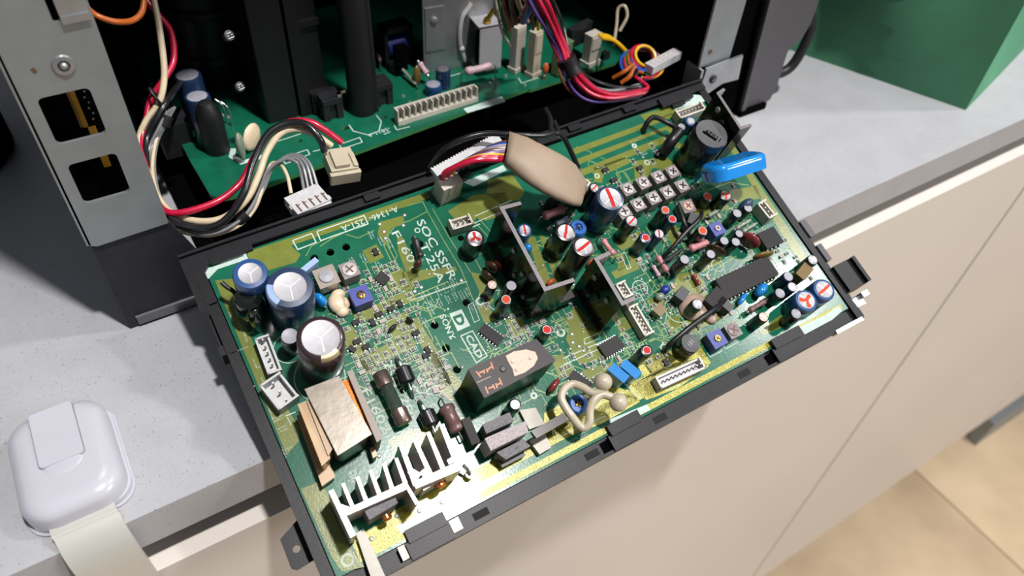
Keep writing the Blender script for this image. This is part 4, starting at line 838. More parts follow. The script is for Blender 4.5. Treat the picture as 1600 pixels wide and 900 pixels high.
# ---- electrolytic capacitors
def ecap(q, r, sleeve, top=ALU, mark=None, label=None, band=None, n=30, tip=.78, name='electrolytic_capacitor'):
    u, v, h = q; occ(u, v, r + 1)
    prof = [(r*.93, 0), (r, .4), (r, h*.12), (r*.95, h*.17), (r, h*.22), (r, h-.9), (r*.93, h-.15), (r*tip, h), (r*tip*.99, h-.3)]
    o = obj(name, MB().lathe(prof, n), sleeve, bd, loc=(u, -v, 0), label=label, sharp=50)
    t = MB(); t.lathe([(r*tip+.02, h-.15), (r*tip, h+.02), (r*tip*.94, h-.06), (0.001, h-.06)], n)
    if top in (COILTOP, FERR): pass
    elif r > 3:
        for a in ((20, 140, 260) if mark is None or r < 4.5 else (25, 115, 205, 295)): t.M = Matrix.Rotation(math.radians(a), 4, 'Z'); t.box(0, -.14, h-.06, r*tip*.86, .14, h+.03, 1)
        t.M = Matrix()
    elif top is not GREYTOP:
        for a in (30, 120): t.M = Matrix.Rotation(math.radians(a), 4, 'Z'); t.box(-r*tip*.8, -.08, h-.06, r*tip*.8, .08, h+.0, 1)
        t.M = Matrix()
    obj('metal_top', t, [top, SCORE], o)
    if mark is not None:
        m = MB(); kind, col, a = mark; m.M = Matrix.Rotation(math.radians(a), 4, 'Z'); rr = r*tip
        if kind == 'bar': m.prism([(-rr*.98, -rr*.17), (-rr*.1, -rr*.2), (rr*.97, -rr*.1), (rr*.95, rr*.2), (0, rr*.16), (-rr*.95, rr*.14)], h-.05, h+.06)
        elif kind == 'tri':
            for b in (0, 125, 235): m.M = Matrix.Rotation(math.radians(a+b), 4, 'Z'); m.prism([(0, -rr*.16), (rr*.8, -rr*.3), (rr*.88, rr*.12), (0, rr*.2)], h-.05, h+.06 + b*.0001)
        else: m.lathe([(rr*.82, h-.05), (rr*.78, h+.06), (0.001, h+.06)], 18)
        obj('paint_mark', m, col, o)
    if band is not None:
        b = MB(); bm_, a0, a1 = band; k = 8; vv = []
        for i in range(k+1):
            a = math.radians(a0 + (a1-a0)*i/k)
            for rr, zz in ((r*1.006, h-3.0), (r*1.006, h-.9), (r*.94, h-.08), (r*tip*1.02, h+.06)): vv.append((rr*math.cos(a), rr*math.sin(a), zz))
        b.add(vv, [(4*i+j, 4*i+4+j, 4*i+5+j, 4*i+1+j) for i in range(k) for j in range(3)]); obj('polarity_band', b, bm_, o)
    return o
c = ecap((11.3, 18.5, 20.8), 5.5, NAVYB, label='blue capacitor with a cross scored silver top at the near left corner', tip=.66)
c = ecap((20.4, 28.6, 23.1), 7.4, NAVY, label='large navy capacitor with a pale blue band', band=(SKYBAND, 150, 215), tip=.68)
c = ecap((21.9, 49.3, 27.1), 7.2, BROWNS, label='tallest large brown capacitor with a beige band', band=(BAND, -112, -62), tip=.78)
c = ecap((15.2, 39.9, 12.6), 2.9, BLACKS, GREYTOP, label='short black capacitor with a plain grey end', tip=.9)
ecap((87.4, 30.4, 11.1), 3.6, BLACKS, mark=('tri', REDP, 80), label='black capacitor with a red three spoke mark', tip=.72)
ecap((85.1, 48.8, 9.4), 1.9, BLACKS, STICK, tip=.85); ecap((89.6, 53.1, 13.6), 2.1, BLACKS, GREYTOP, tip=.85)
ecap((85.4, 57.0, 13.6), 2.1, BLACKS, mark=('dot', ORP, 0), tip=.8, label='small black capacitor with an orange dot')
ecap((107.2, 33.6, 8.5), 2.8, NAVYB, mark=('bar', REDP, 70), tip=.72)
ecap((117.7, 42.8, 15.5), 3.9, BLACKS, mark=('bar', REDP, 50), tip=.76, label='black capacitor with a red diagonal stripe')
ecap((118.4, 52.1, 20.1), 4.1, BROWNS, mark=('bar', REDP, 12), tip=.78, label='dark brown capacitor with a red stripe')
ecap((139.2, 38.1, 18.9), 5.5, NAVY, mark=('bar', REDP, 78), tip=.76, label='tall navy capacitor with a red stripe across its silver top')
ecap((138.7, 30.0, 14.0), 2.1, BLACKS, mark=('bar', REDP, 20), tip=.75)
ecap((145.7, 47.5, 12.6), 2.7, BLACKS, mark=('bar', REDP, 20), tip=.8)
ecap((148.0, 55.2, 11.1), 2.4, NAVY, mark=('dot', REDP, 0), tip=.66); ecap((154.6, 55.6, 10.2), 2.2, NAVY, mark=('bar', REDP, 60), tip=.8)
ecap((161.7, 48.3, 11.9), 2.2, BLACKS, mark=('dot', ORP, 0), tip=.75); ecap((164.5, 51.7, 8.6), 2.1, NAVY, mark=('dot', REDP, 0), tip=.75)
ecap((186.0, 48.1, 6.7), 2.4, BLACKS, mark=('dot', ORP, 0), tip=.78); ecap((191.8, 51.3, 9.2), 2.7, BLACKS, mark=('tri', ORP, 10), tip=.78)
ecap((172.2, 61.3, 10.2), 2.3, BLACKS, mark=('dot', ORP, 0), tip=.78)
ecap((156.6, 69.4, 12.3), 2.1, BLACKS, GREYTOP, tip=.85); ecap((168.7, 71.4, 11.1), 2.1, BLACKS, GREYTOP, tip=.82)
ecap((179.7, 68.0, 8.1), 2.0, BLACKS, GREYTOP, tip=.85); ecap((184.1, 70.3, 8.0), 2.0, BLACKS, GREYTOP, tip=.85); ecap((188.4, 67.6, 7.1), 1.9, BLACKS, GREYTOP, tip=.82)
ecap((191.9, 60.0, 8.7), 2.1, BLACKS, GREYTOP, tip=.85); ecap((198.9, 59.5, 7.5), 2.0, BLACKS, GREYTOP, tip=.85)
ecap((153.2, 86.1, 8.7), 2.4, BLACKS, tip=.8, label='black capacitor with a white top in beige glue')
ecap((174.4, 101.3, 9.3), 2.2, BLACKS, STICK, tip=.82); ecap((122.8, 93.8, 12.7), 2.3, BLACKS, mark=('dot', REDP, 0), tip=.66)
ecap((195.5, 91.6, 8.4), 2.2, NAVY, GREYTOP, tip=.85); ecap((194.9, 95.8, 7.6), 2.2, NAVY, tip=.85); ecap((187.8, 96.0, 8.2), 2.3, BLACKS, GREYTOP, tip=.85)
ecap((188.3, 105.7, 8.7), 2.3, BLACKS, GREYTOP, tip=.85)
ecap((194.5, 103.1, 10.4), 4.7, NAVYB, mark=('tri', ORP, 30), tip=.74, label='blue ringed capacitor with orange marks at the right end, near one')
ecap((204.8, 102.5, 10.2), 4.7, NAVYB, mark=('bar', ORP, 10), tip=.74, label='blue ringed capacitor with orange marks at the right end, far one')
ecap((208.8, 90.1, 9.8), 2.3, BLACKS, tip=.85); ecap((95.5, 71.3, 8.1), 2.1, BLACKS, mark=('dot', REDP, 0), tip=.78); ecap((71.8, 90.3, 9.6), 2.2, BLACKS, tip=.76)
ecap((201.1, 14.0, 6.2), 2.6, NAVYB, tip=.66); ecap((195.5, 14.9, 5.9), 1.8, BLACKS, GREYTOP, tip=.9)
o = ecap((193.8, 28.9, 20.4), 7.2, BLACKS, COILTOP, tip=.93, label='very tall black ferrite coil numbered 11029', name='ferrite_coil')
hh = (193.8, 28.9, 20.4)[2]; m_ = MB(); put_text(m_, '11029', 0, -1.0, hh+.04, 3.0, 118, 0, .06, centre=True); m_.M = Matrix.Rotation(math.radians(118), 4, 'Z'); m_.box(-3, -3.6+4.6, hh-.02, 3.4, -2.6+4.8, hh+.03); obj('stamped_number', m_, BLACKD, o)
o = ecap((142.4, 97.7, 7.7), 3.8, BLACKS, COILTOP, tip=.92, label='short black coil numbered 151', name='ferrite_coil')
hh = (142.4, 97.7, 7.7)[2]; m_ = MB(); put_text(m_, '151', 0, 0, hh+.04, 2.2, 20, 0, .03, centre=True); obj('stamped_number', m_, GREYTOP, o)
# varistor-like black pieces by the first capacitor
q = (8.2, 23.3, 16.0); occ(q[0], q[1], 6)
o = obj('shrink_wrapped_coil', MB().lathe([(4.6, 0), (4.8, 1), (4.8, q[2]*.75), (4.2, q[2]*.92), (2.6, q[2]), (0.001, q[2]+.1)], 28), M('glossy_black_wrap', '0f1512', .12, coat=.8), bd, loc=place(q), label='glossy black shrink wrapped coil in front of the blue capacitor')
q = (8.2, 28.1, 13.5); obj('shrink_wrapped_coil', MB().lathe([(2.1, 0), (2.3, 1), (2.2, q[2]*.8), (1.2, q[2]), (0.001, q[2]+.1)], 20), M('glossy_black_wrap', '0f1512', .12), bd, loc=place(q))
def W3(q, h): return (q[0], -q[1], h)
obj('sleeved_lead', MB().tube([W3((2.8, 12.9), 10), W3((3.7, 14.8), 9.5), W3((5.3, 17.0), 8), W3((5.9, 18.6), 3)], .75, 10), HEAT, bd)

# ---- trimmer potentiometers, square, grey or blue
def trimmer(q, s, h, body, dial, label=None, ang=0, slot=RUST, dr=.36, name='trimmer_potentiometer'):
    u, v = q[:2]; occ(u, v, s*.7)
    o = obj(name, MB().cbox(0, 0, 0, s, s, h), body, bd, loc=(u, -v, 0), rot=ang, bevel=.35, label=label)
    d = MB(); d.lathe([(s*dr, h-.1), (s*dr, h+.35), (s*dr*.85, h+.5), (0.001, h+.5)], 24)
    obj('dial', d, dial, o)
    x = MB(); x.M = Matrix.Rotation(math.radians(random.uniform(0, 90)), 4, 'Z'); x.box(-s*dr*.7, -.3, h+.45, s*dr*.7, .3, h+.56); x.box(-.3, -s*dr*.7, h+.45, .3, s*dr*.7, h+.57)
    obj('dial_slot', x, slot, o); return o
TG = M('trimmer_grey', '7b7070', .45, noise=(900, .15)); TD = M('trimmer_dial_pale', 'ada6a4', .4, noise=(900, .15))
lab = iter(['pale grey trimmer in the far row, first from the tall coil', None] + [None]*20)
for q in ((156.0, 32.5), (163.8, 32.3), (171.4, 32.4), (178.6, 32.5), (156.2, 40.1), (163.9, 39.9), (171.0, 39.9), (178.7, 39.7), (148.9, 40.8)):
    trimmer(q, 5.3, 6.5, TG, TD, ang=2, dr=.42, slot=CHIPT)
trimmer((175.5, 48.6), 5.6, 6.5, TG, STICK, ang=-8, label='loose grey trimmer beside the bent black lead')
trimmer((42.9, 22.8), 6.0, 6, TG, TD, label='grey trimmer with a round slotted dial', dr=.42)
trimmer((162.9, 100.2), 5.6, 5, TG, TG, label='dark grey trimmer beside the blue one', dr=.42)
trimmer((42.6, 33.1), 6.6, 6, BLUEP, BRASS, label='blue square trimmer at the left', dr=.22)
trimmer((181.8, 61.8), 5.6, 6, BLUEP, ALUB, label='blue square trimmer at the right', dr=.22); trimmer((154.9, 100.3), 6.4, 5, BLUEP, BRASS, label='blue square trimmer at the near edge', dr=.2)
for q, l in (((129.3, 39.0), 'round blue trimmer among the red striped capacitors'), ((93.9, 98.8), 'round blue trimmer inside the nylon loop')):
    o = obj('round_trimmer', MB().lathe([(3.0, 0), (3.4, .6), (3.5, 3.8), (3.0, 4.6), (1.7, 4.6), (1.4, 3.8), (0.001, 3.8)], 28), M('mid_blue_plastic', '2b62b0', .3, coat=.4), bd, loc=place(q), label=l); occ(q[0], q[1], 4)
    obj('dial', MB().box(-1.2, -.25, 3.8, 1.2, .25, 4.5).box(-.25, -1.2, 3.8, .25, 1.2, 4.5), BRASS if l[-4:] == 'loop' else NAVY, o)
q = (34.8, 22.2); occ(q[0], q[1], 5); o = obj('glued_coil', MB().cbox(0, 0, 0, 7.4, 7.4, 6), CLEARG, bd, loc=place(q), bevel=1.4, seg=3, label='square coil block under clear glossy glue')
obj('core', MB().lathe([(2.6, 5.8), (2.4, 6.6), (0.001, 6.9)], 24), GREYTOP, o)
q = (34.8, 31.2); g_ = MB(); g_.ball((0, 0, 1.6), 3.0, 3.8, 2.4); g_.ball((1.6, 3.0, 1.4), 2.6, 2.0, 1.9); g_.ball((.6, -3.0, 1.2), 2.4, 2.2, 1.8); g_.ball((2.6, -.6, 1.1), 2, 2.2, 1.5)
obj('glue_blob', g_, GLUE, bd, loc=place(q), label='wrinkled beige glue blob')

# ---- dipped and disc capacitors: a lens standing on its edge
def disc(q, w, t, h, mat, ang=0, label=None, z=.6, name='disc_capacitor', square=False):
    u, v = q[:2]; occ(u, v, w*.4)
    m = MB()
    if square: m.M = Matrix.Translation((0, 0, z)); m.box(-w/2, -t/2, 0, w/2, t/2, h); o = obj(name, m, mat, bd, loc=(u, -v, 0), rot=ang, bevel=t*.47, seg=5, label=label)
    else: m.ball((0, 0, z + h/2), w/2, t/2, h/2, n=24, k=14); o = obj(name, m, mat, bd, loc=(u, -v, 0), rot=ang, label=label)
    obj('lead', MB().tube([(-w*.25, 0, 0), (-w*.25, 0, z + h*.3)], .28, 8).tube([(w*.25, 0, 0), (w*.25, 0, z + h*.3)], .28, 8), LEAD, o)
    return o
disc((29.8, 28.7), 5.6, 3.4, 6.5, BRIGHTB, -70, 'small bright blue dipped capacitor beside the glue blob')
disc((31.0, 17.2), 6.5, 2.0, 8, SKYBAND, 20, 'pale blue film piece behind the navy capacitor', square=True)
# the big blue slab at the right
a = Vector(N((182.7, 45.8))); b_ = Vector(N((209.4, 47.7))); dd = b_-a; q = (a+b_)/2; L = dd.length
m_ = MB(); m_.M = Matrix.Rotation(math.radians(90), 4, 'X'); R_ = L/2
m_.prism(rrect(-R_, -R_*.4, R_, R_*.62, 5.2, 8), -3.1, 3.1)
o = obj('disc_capacitor', m_, BRIGHTB, bd, loc=(q.x, q.y + 3.6, 16.5), rot=(38, 0, math.degrees(math.atan2(dd.y, dd.x))), label='big bright blue dipped capacitor standing on edge at the right', bevel=2.2, seg=5, sharp=60)
obj('coated_root', MB().tube([(-6, 0, -3), (-7, -1.5, -9), (-7, -6, -15)], 1.7, 12, r1=.6).tube([(2, 0, -3), (1, -1.5, -9), (0, -6, -15)], 1.7, 12, r1=.6), BRIGHTB, o); occ(q.x, -q.y, 6)
disc((110.4, 96.1), 7.2, 3.6, 9, BLUEC, -68, 'blue film capacitor partly behind the nylon ball', square=True, name='film_capacitor'); disc((115.2, 96.8), 7.2, 3.6, 9, BLUEC, -68, 'blue film capacitor beside the nylon clip', square=True, name='film_capacitor')
disc((89.7, 89.2), 6.2, 2.6, 4.2, REDC, 25, 'dark red dipped capacitor'); disc((92.7, 40.7), 4.2, 2.4, 5.5, ORC, -70, 'orange brown ceramic capacitor beside the large heat sink'); disc((90.6, 40.7), 6, 3, 6, BRC, -60)
disc((87.5, 43.1), 6, 2.4, 5, BRC, -70); disc((127.1, 53.3), 4, 2.2, 4, ORC, 20); disc((108.6, 54.1), 4, 2.2, 3, ORC, 10)
disc((66.1, 29.3), 3.6, 2.8, 6, BRC, 20, 'small brown ceramic capacitor by the printed letters'); disc((148.4, 74.8), 4.4, 3.4, 3.6, BLUEP, 10, 'small dark blue bead'); disc((145.1, 76.3), 3.8, 3.2, 3, GRNGREY, 0)
disc((185.1, 91.0), 7, 4.2, 5.2, BLUEC, 20, 'rounded blue capacitor beside the long chip'); disc((175.9, 90.7), 6.4, 2.4, 3.4, BLUEC, 25, 'small flat blue capacitor')
disc((200.8, 57.3), 7.4, 4.4, 8, M('dusky_blue', '33465f', .4), 10, 'dusky blue thick disc'); disc((192.3, 71.6), 8.5, 3.4, 9, REDC, -62, 'dark red brown dipped capacitor')
disc((195.0, 78.9), 9.6, 2.4, 6, OLC, -12, 'brown oval capacitor leaning over the chip'); disc((176.5, 69.2), 9, 2, 7, BRC, -50)
disc((140.8, 81.2), 4.6, 4.0, 4, OLC, 20, 'amber brown block', square=True); disc((203.4, 92.6), 7.4, 4.4, 8, OLB, 20, 'olive brown film block', square=True)
disc((54.8, 46.8), 3, 1.6, 3, BLACK, -60); disc((48.2, 47.0), 4, 1.6, 2.4, BLACK, 20); disc((117.2, 38.9), 5, 2, 3, NAVY, 20); disc((106.8, 38.9), 3.6, 3.8, 5, BLUEC, -30, 'small round blue capacitor inside the heat sink')
disc((109.7, 62.2), 4, 3, 5, CHIPT, 0, square=True)

# ---- axial parts
def axial(q0, q1, r, mat, h=2.2, lead=3, label=None, name='resistor'):
    occ((q0[0]+q1[0])/2, (q0[1]+q1[1])/2, 2.5); return resistor_axial(bd, (q0[0], -q0[1], h), (q1[0], -q1[1], h), r, mat, lead, label, name)
axial((51.9, 79.5), (52.1, 89.5), 2.8, BROWNR, 4, 4, 'thick brown grey resistor')
axial((135.6, 47.0), (136.4, 54.4), 1.3, PINKR, 4, 2, 'pink resistor lying beside the second heat sink'); axial((153.2, 61.5), (153.3, 68.9), 1.2, PINKR, 3, 2, 'long pink resistor'); axial((166.7, 64.3), (175.7, 65.0), 1.6, PINKR, 4, 2, 'dusky pink resistor')
axial((118.1, 29.8), (127.9, 30.0), 1.8, PINKR, 5, 2, 'pinkish brown resistor under the paper sleeve'); axial((121.2, 34.6), (127.8, 34.2), 1.4, GREYR, 4, 2, 'grey blue resistor')
axial((149.8, 64.0), (149.7, 69.0), .9, PALER, 2, 2); axial((183.5, 54.7), (188.6, 54.2), 1, GRNGREY, 3, 2); axial((197.6, 63.8), (190.1, 64.6), .9, GRNGREY, 5, 2); axial((199.4, 66.1), (191.9, 66.9), .9, GRNGREY, 5, 2)
axial((163.7, 73.8), (163.4, 78.4), 1.0, REDC, 1.4, 4, 'small glass diode with red band', name='diode'); axial((184.1, 95.4), (174.9, 96.1), 1.2, BROWNR, 3, 2)
axial((163.6, 63.4), (153.5, 65.2), .9, BLACK, 5, 1); axial((69.9, 19.2), (68.4, 27.0), 1.4, CHIP, 3, 2.5, 'small black fusible link over the printed letters', name='fusible_link')
def fat_diode(a, b, r, label):
    a = Vector((a[0], -a[1], 3)); b = Vector((b[0], -b[1], 3)); d = (b-a); L = d.length; d.normalize(); occ((a.x+b.x)/2, -(a.y+b.y)/2, 4)
    m = MB(); m.M = Matrix.Translation(a) @ d.to_track_quat('Z', 'Y').to_matrix().to_4x4(); m.lathe([(r*.6, 0), (r, .9), (r, L-.9), (r*.6, L)], 24); m.M = Matrix()
    o = obj('diode', m, BLACKS, bd, label=label)
    l = MB()
    for e, s in ((a, -1), (b, 1)): l.tube([e, e + d*s*2.2, e + d*s*3.6 + Vector((0, 0, -1.5)), e + d*s*4 + Vector((0, 0, -3))], .55, 10)
    obj('lead', l, LEAD, o)
fat_diode((44.8, 61.2), (44.4, 67.9), 2.9, 'fat black diode behind the fuse'); fat_diode((45.4, 78.0), (45.3, 84.1), 2.9, 'fat black diode beside the finned heat sink')
# glass fuse
a = (37.1, 60.9); b_ = (37.3, 79.2); a = Vector((a[0], -a[1], 4.6)); b_ = Vector((b_[0], -b_[1], 4.6)); d = b_-a; L = d.length; d.normalize()
MX = Matrix.Translation(a) @ d.to_track_quat('Z', 'Y').to_matrix().to_4x4()
m_ = MB(); m_.M = MX; m_.lathe([(2.2, 4), (2.2, L-4)], 24)
fo = obj('glass_fuse', m_, GLASS, bd, label='glass tube fuse with metal end caps')
m_ = MB(); m_.M = MX; m_.lathe([(.5, -.6), (2.5, -.4), (2.75, 0), (2.75, 4.6), (2.4, 4.8)], 28); m_.lathe([(2.4, L-4.8), (2.75, L-4.6), (2.75, L), (2.5, L+.4), (.5, L+.6)], 28); obj('end_cap', m_, M('fuse_cap_metal', '8d7b74', .28, .85), fo)
m_ = MB(); m_.M = MX; m_.lathe([(.15, 3), (.15, L-3)], 6); obj('fuse_wire', m_, LEAD, fo)
for t in (1.5, L-1.5):
    c_ = a + d*t; m_ = MB(); m_.cbox(c_.x, c_.y, 0, 4.8, 1.6, 3, 0, math.degrees(math.atan2(d.y, d.x)) + 90); obj('fuse_clip', m_, LEAD, fo)
occ((a.x+b_.x)/2, -(a.y+b_.y)/2, 7)

# ---- chips
def chip(q, L, w, h, n, ang=0, label=None, top=CHIPT, pin=.5, name='chip', ph=None):
    u, v = q[:2]; occ(u, v, max(L, w)*.5)
    o = obj(name, MB().cbox(0, 0, .3, L, w, h-.3, 0, 0, 1), [CHIP, top], bd, loc=(u, -v, 0), rot=ang, bevel=.15, label=label)
    p_ = MB()
    for k in range(n):
        x = -L/2 + (k+.5)*L/n
        for s in (-1, 1): p_.box(x-pin/2, s*(w/2-.1) if s > 0 else -w/2-.5, .0, x+pin/2, (w/2+.5) if s > 0 else -(w/2-.1), h*.55); p_.box(x-pin/2, s*(w/2+.3)-.45, 0, x+pin/2, s*(w/2+.3)+.55 if s > 0 else s*(w/2+.3)+.45, .2)
    obj('pin_row', p_, SOLDER, o, kind='stuff'); return o
chip((52.9, 28.2), 4.2, 4.0, 1.6, 4, -66, 'small eight pin chip at the left'); chip((78.8, 63.0), 8.6, 4.0, 1.6, 7, -66+3, 'fourteen pin chip beside the lettered square')
chip((117.2, 85.3), 8.8, 5.2, 1.8, 8, 4, 'sixteen pin chip near the blue capacitors'); chip((99.9, 91.7), 8.6, 4.0, 1.6, 7, -66+3, 'small chip partly under the nylon loop')
chip((182.6, 84.0), 27, 9.0, 4, 14, 0, 'long twenty eight pin chip at the right', pin=.7); chip((202.8, 73.6), 9, 7.6, 4, 4, 0, 'short chip behind the long chip', pin=.7)
CH = [((43.1, 42.0)), (46.3, 40.2), (51.0, 39.9), (54.6, 39.4), (38.0, 39.7), (31.0, 43.5), (35.5, 46.3), (37.5, 49.2), (32.9, 48.1), (55.0, 51.6), (55.2, 17.7), (54.7, 60.5), (133.4, 99.2), (87.2, 58.5), (155.5, 19.0), (55.9, 59.0), (156.3, 24.5), (170.1, 23.5)]
cm_ = mesh_of('transistor_chip', MB().cbox(0, 0, .25, 2.6, 1.7, 1.1, 0, 0, 1).cbox(-.8, -1.1, 0, .5, .7, .5, 2).cbox(.8, -1.1, 0, .5, .7, .5, 2).cbox(0, 1.1, 0, .5, .7, .5, 2), [CHIP, CHIPT, SOLDER])
for q in CH: obj('transistor_chip', cm_, None, bd, loc=place(q), rot=random.choice((0, 90, 0, -60))); occ(q[0], q[1], 1.6)
# transistor bodies
for q, L, w, h, a, l in (((151.9, 79.6), 5.4, 4, 5, 25, 'black transistor with a slanted face'), ((163.8, 87.0), 8.6, 6.5, 5, 20, 'dark grey power transistor'), ((165.8, 90.3), 3.6, 6, 5, 20, None), ((173.3, 54.6), 5.5, 3.6, 7, 40, 'black transistor near the loose trimmer'), ((126.1, 25.0), 7, 3, 5, 15, None)):
    obj('transistor', MB().cbox(0, 0, 1, L, w, h), CHIPT if 'grey' in (l or '') else CHIP, bd, loc=place(q), rot=a, bevel=.5, label=l); occ(q[0], q[1], 3)
gl = MB(); gl.ball((0, 0, .6), 6.5, 5.6, 3); gl.ball((4, -5, .4), 3, 4, 1.8); q = (156.5, 85.3); obj('glue_blob', gl, M('tan_glue', 'a08b7a', .35, coat=.4), bd, loc=place(q), label='tan glue around the white topped capacitor')

# ---- connectors on the board
def header(a, b, w, h, n, mat, label, pins=True, wall=.7, side=1):
    a = Vector(N(a)); b = Vector(N(b)); d = b-a; L = d.length; q = (a+b)/2
    for t in (.1, .3, .5, .7, .9): occ((a+d*t).x, -(a+d*t).y, w*.8)
    m = MB(); m.box(-L/2, -w/2, 0, L/2, w/2, 1.2); m.box(-L/2, -w/2, 1.2, L/2, -w/2+wall, h); m.box(-L/2, w/2-wall, 1.2, L/2, w/2, h*.8); m.box(-L/2, -w/2, 1.2, -L/2+wall, w/2, h); m.box(L/2-wall, -w/2, 1.2, L/2, w/2, h)
    o = obj('pin_header', m, mat, bd, loc=(q.x, q.y, 0), rot=math.degrees(math.atan2(d.y, d.x)), bevel=.15, label=label)
    for k in range(n): obj('pin', MB().cbox(0, 0, 1, .55, .55, h*.75), SOLDER, o, loc=(-L/2 + (k+.5)*L/n, 0, 0))
    return o
header((7.7, 33.5), (7.1, 46.7), 4.6, 5, 6, CONNW, 'white six pin header along the left edge'); header((4.8, 48.2), (7.2, 58.2), 7.6, 6, 3, CONNW, 'large white three pin header with round pins')
header((83.9, 19.8), (92.3, 20.3), 4.6, 5, 4, CONN, 'small four pin header beside the red marked capacitor'); header((132.4, 65.3), (132.4, 71.9), 4.6, 4.5, 4, CONN, 'short header behind the second heat sink corner')
header((131.8, 75.3), (131.7, 87.8), 4.6, 4.5, 7, CONN, 'cream eight way header beside the second heat sink'); header((124.4, 104.8), (144.6, 105.6), 4.6, 4.5, 11, CONNW, 'long white header near the front edge')
header((198.3, 8.5), (212.7, 8.3), 4.6, 5, 8, CONN, 'pale header at the far right corner'); header((207.8, 58.6), (208.5, 66.6), 5, 6, 4, CONN, 'cream header near the right edge')
q = (141.6, 22.7); obj('test_socket', MB().cbox(0, 0, 0, 5, 4, 4).cbox(0, 0, 4, 3.6, 2.6, .15, 1), [CONN, OLC], bd, loc=place(q), rot=30, bevel=.3, label='tiny cream socket at the end of the paper sleeve')

# ---- heat sinks made of folded sheet
def sheet(pts, h, t, label, z=.6):
    q0 = Vector(pts[0]); m = MB(); m.strip([tuple(Vector(p_) - q0) for p_ in pts], t, z, h, 0, 1)
    for i in range(len(pts)-1):
        for k in range(5): c_ = Vector(pts[i])*(1-k/4) + Vector(pts[i+1])*(k/4); occ(c_.x, -c_.y, 2)
    return obj('heat_sink', m, [HSINK, HSEDGE], bd, loc=(q0.x, q0.y, 0), label=label, bevel=.2)
H1 = 26.0
o = sheet(NL((102.8, 30.6), (95.5, 29.9), (94.5, 62.7), (105.5, 63.6)), H1, 1.4, 'tall dark folded heat sink, U shaped, in the middle of the board')
a = Vector(N((95.5, 29.9))); b_ = Vector(N((94.5, 62.7))); d = (b_-a).normalized(); nn = Vector((d.y, -d.x)); org = Vector(N((102.8, 30.6)))
if nn.x > 0: nn = -nn
def stud(o, org, t, z, r=1.3, mat=SOLDER):
    c_ = a + d*t + nn*.85 - org; m = MB(); m.M = Matrix.Translation((c_.x, c_.y, z)) @ Vector((nn.x, nn.y, 0)).to_track_quat('Z', 'Y').to_matrix().to_4x4(); m.lathe([(r, 0), (r, .5), (r*.6, .8), (0.001, .8)], 16); obj('stud', m, mat, o)
for t, z in ((14, 20), (22, 17), (19, 10), (27, 8)): stud(o, org, t, z, 1.0)
e = a + d*29 + nn*3.2 - org; obj('power_transistor', MB().cbox(e.x+16, e.y-3.4, 2, 9, 4, 5).tube([(e.x+13, e.y-5, 0), (e.x+13, e.y-5, 3)], .5).tube([(e.x+18, e.y-5, 0), (e.x+18, e.y-5, 3)], .5), RELAY, o, bevel=.3)
o = sheet(NL((122.7, 59.8), (116.8, 60.0), (116.7, 77.9), (122.1, 78.0)), 26, 1.4, 'smaller dark folded heat sink with two holes')
a = Vector(N((116.8, 60.0))); b_ = Vector(N((116.7, 77.9))); d = (b_-a).normalized(); nn = Vector((d.y, -d.x)); org = Vector(N((122.7, 59.8)))
if nn.x > 0: nn = -nn
stud(o, org, 4, 20, 1.2); stud(o, org, 13, 19, 1.2); stud(o, org, 9, 14, 1.4, CHIP)
o = sheet(NL((207.2, 15.0), (203.1, 15.9), (202.3, 33.4), (207.7, 33.7)), 26, 1.2, 'dark heat sink plate beside the very tall black coil')
a = Vector(N((203.1, 15.9))); b_ = Vector(N((202.3, 33.4))); d = (b_-a).normalized(); nn = Vector((d.y, -d.x)); org = Vector(N((207.2, 15.0)))
if nn.x > 0: nn = -nn
stud(o, org, 5, 22, 1.3); stud(o, org, 10, 20, 1.3, BLACK); stud(o, org, 15, 17, 1.4)

# ---- extruded finned heat sinks, seen from above
def finned(org, polys, h, label, extra=None):
    m = MB(); g = N(org)
    for poly in polys: m.prism([(x[0]-g[0], -x[1]-g[1]) for x in poly], 1.0, h)
    o = obj('finned_heat_sink', m, ALUB, bd, loc=(g[0], g[1], 0), label=label, bevel=.15)
    for poly in polys:
        for q in poly: occ(q[0], q[1], 2)
    return o
def fin(a, b, w):
    a = Vector(a); b = Vector(b); d = (b-a).normalized(); n_ = Vector((-d.y, d.x))*w/2
    return [tuple(a-n_*.8), tuple(b-n_), tuple(b+n_), tuple(a+n_*.8)]
HF = 19
f1 = [fin((7.4, 90.9), (7.9, 105.4), 1.7), fin((7.8, 98.5), (27.5, 99.3), 2.0), fin((11.2, 90.6), (11.0, 98.5), 1.1), fin((15.6, 90.7), (15.1, 98.6), 1.2), fin((19.8, 90.7), (19.2, 98.8), 1.2), fin((24.1, 90.7), (23.1, 99.1), 1.2), fin((28.0, 90.7), (27.3, 98.9), 1.2), fin((27.3, 98.9), (27.9, 105.4), 1.1),
      fin((7.6, 95.8), (9.7, 98.2), 1.6)]
o = finned((8.7, 98.3), f1, HF, 'bright aluminium heat sink with short fins at the near left corner')
q = (18.7, 100.6); obj('power_transistor', MB().cbox(0, 0, 1, 9.5, 4, 14), FERR, bd, loc=place(q), rot=4, bevel=.4, label='grey power transistor clamped to the finned heat sink')
f2 = [fin((31.0, 87.3), (29.9, 100.4), 1.6), fin((29.5, 100.3), (44.5, 101.1), 2.6), fin((35.3, 88.1), (35.1, 99.3), 1.4), fin((40.0, 87.8), (39.2, 99.6), 1.4), fin((44.8, 87.4), (43.7, 101.0), 1.8), fin((30.0, 95.7), (31.8, 98.7), 2.2), fin((33.4, 97.4), (34.0, 99.8), 2.2), fin((41.4, 98.6), (44.5, 98.6), 1.8)]
o = finned((33.0, 98.3), f2, HF, 'bright aluminium heat sink with long fins beside the fuse')
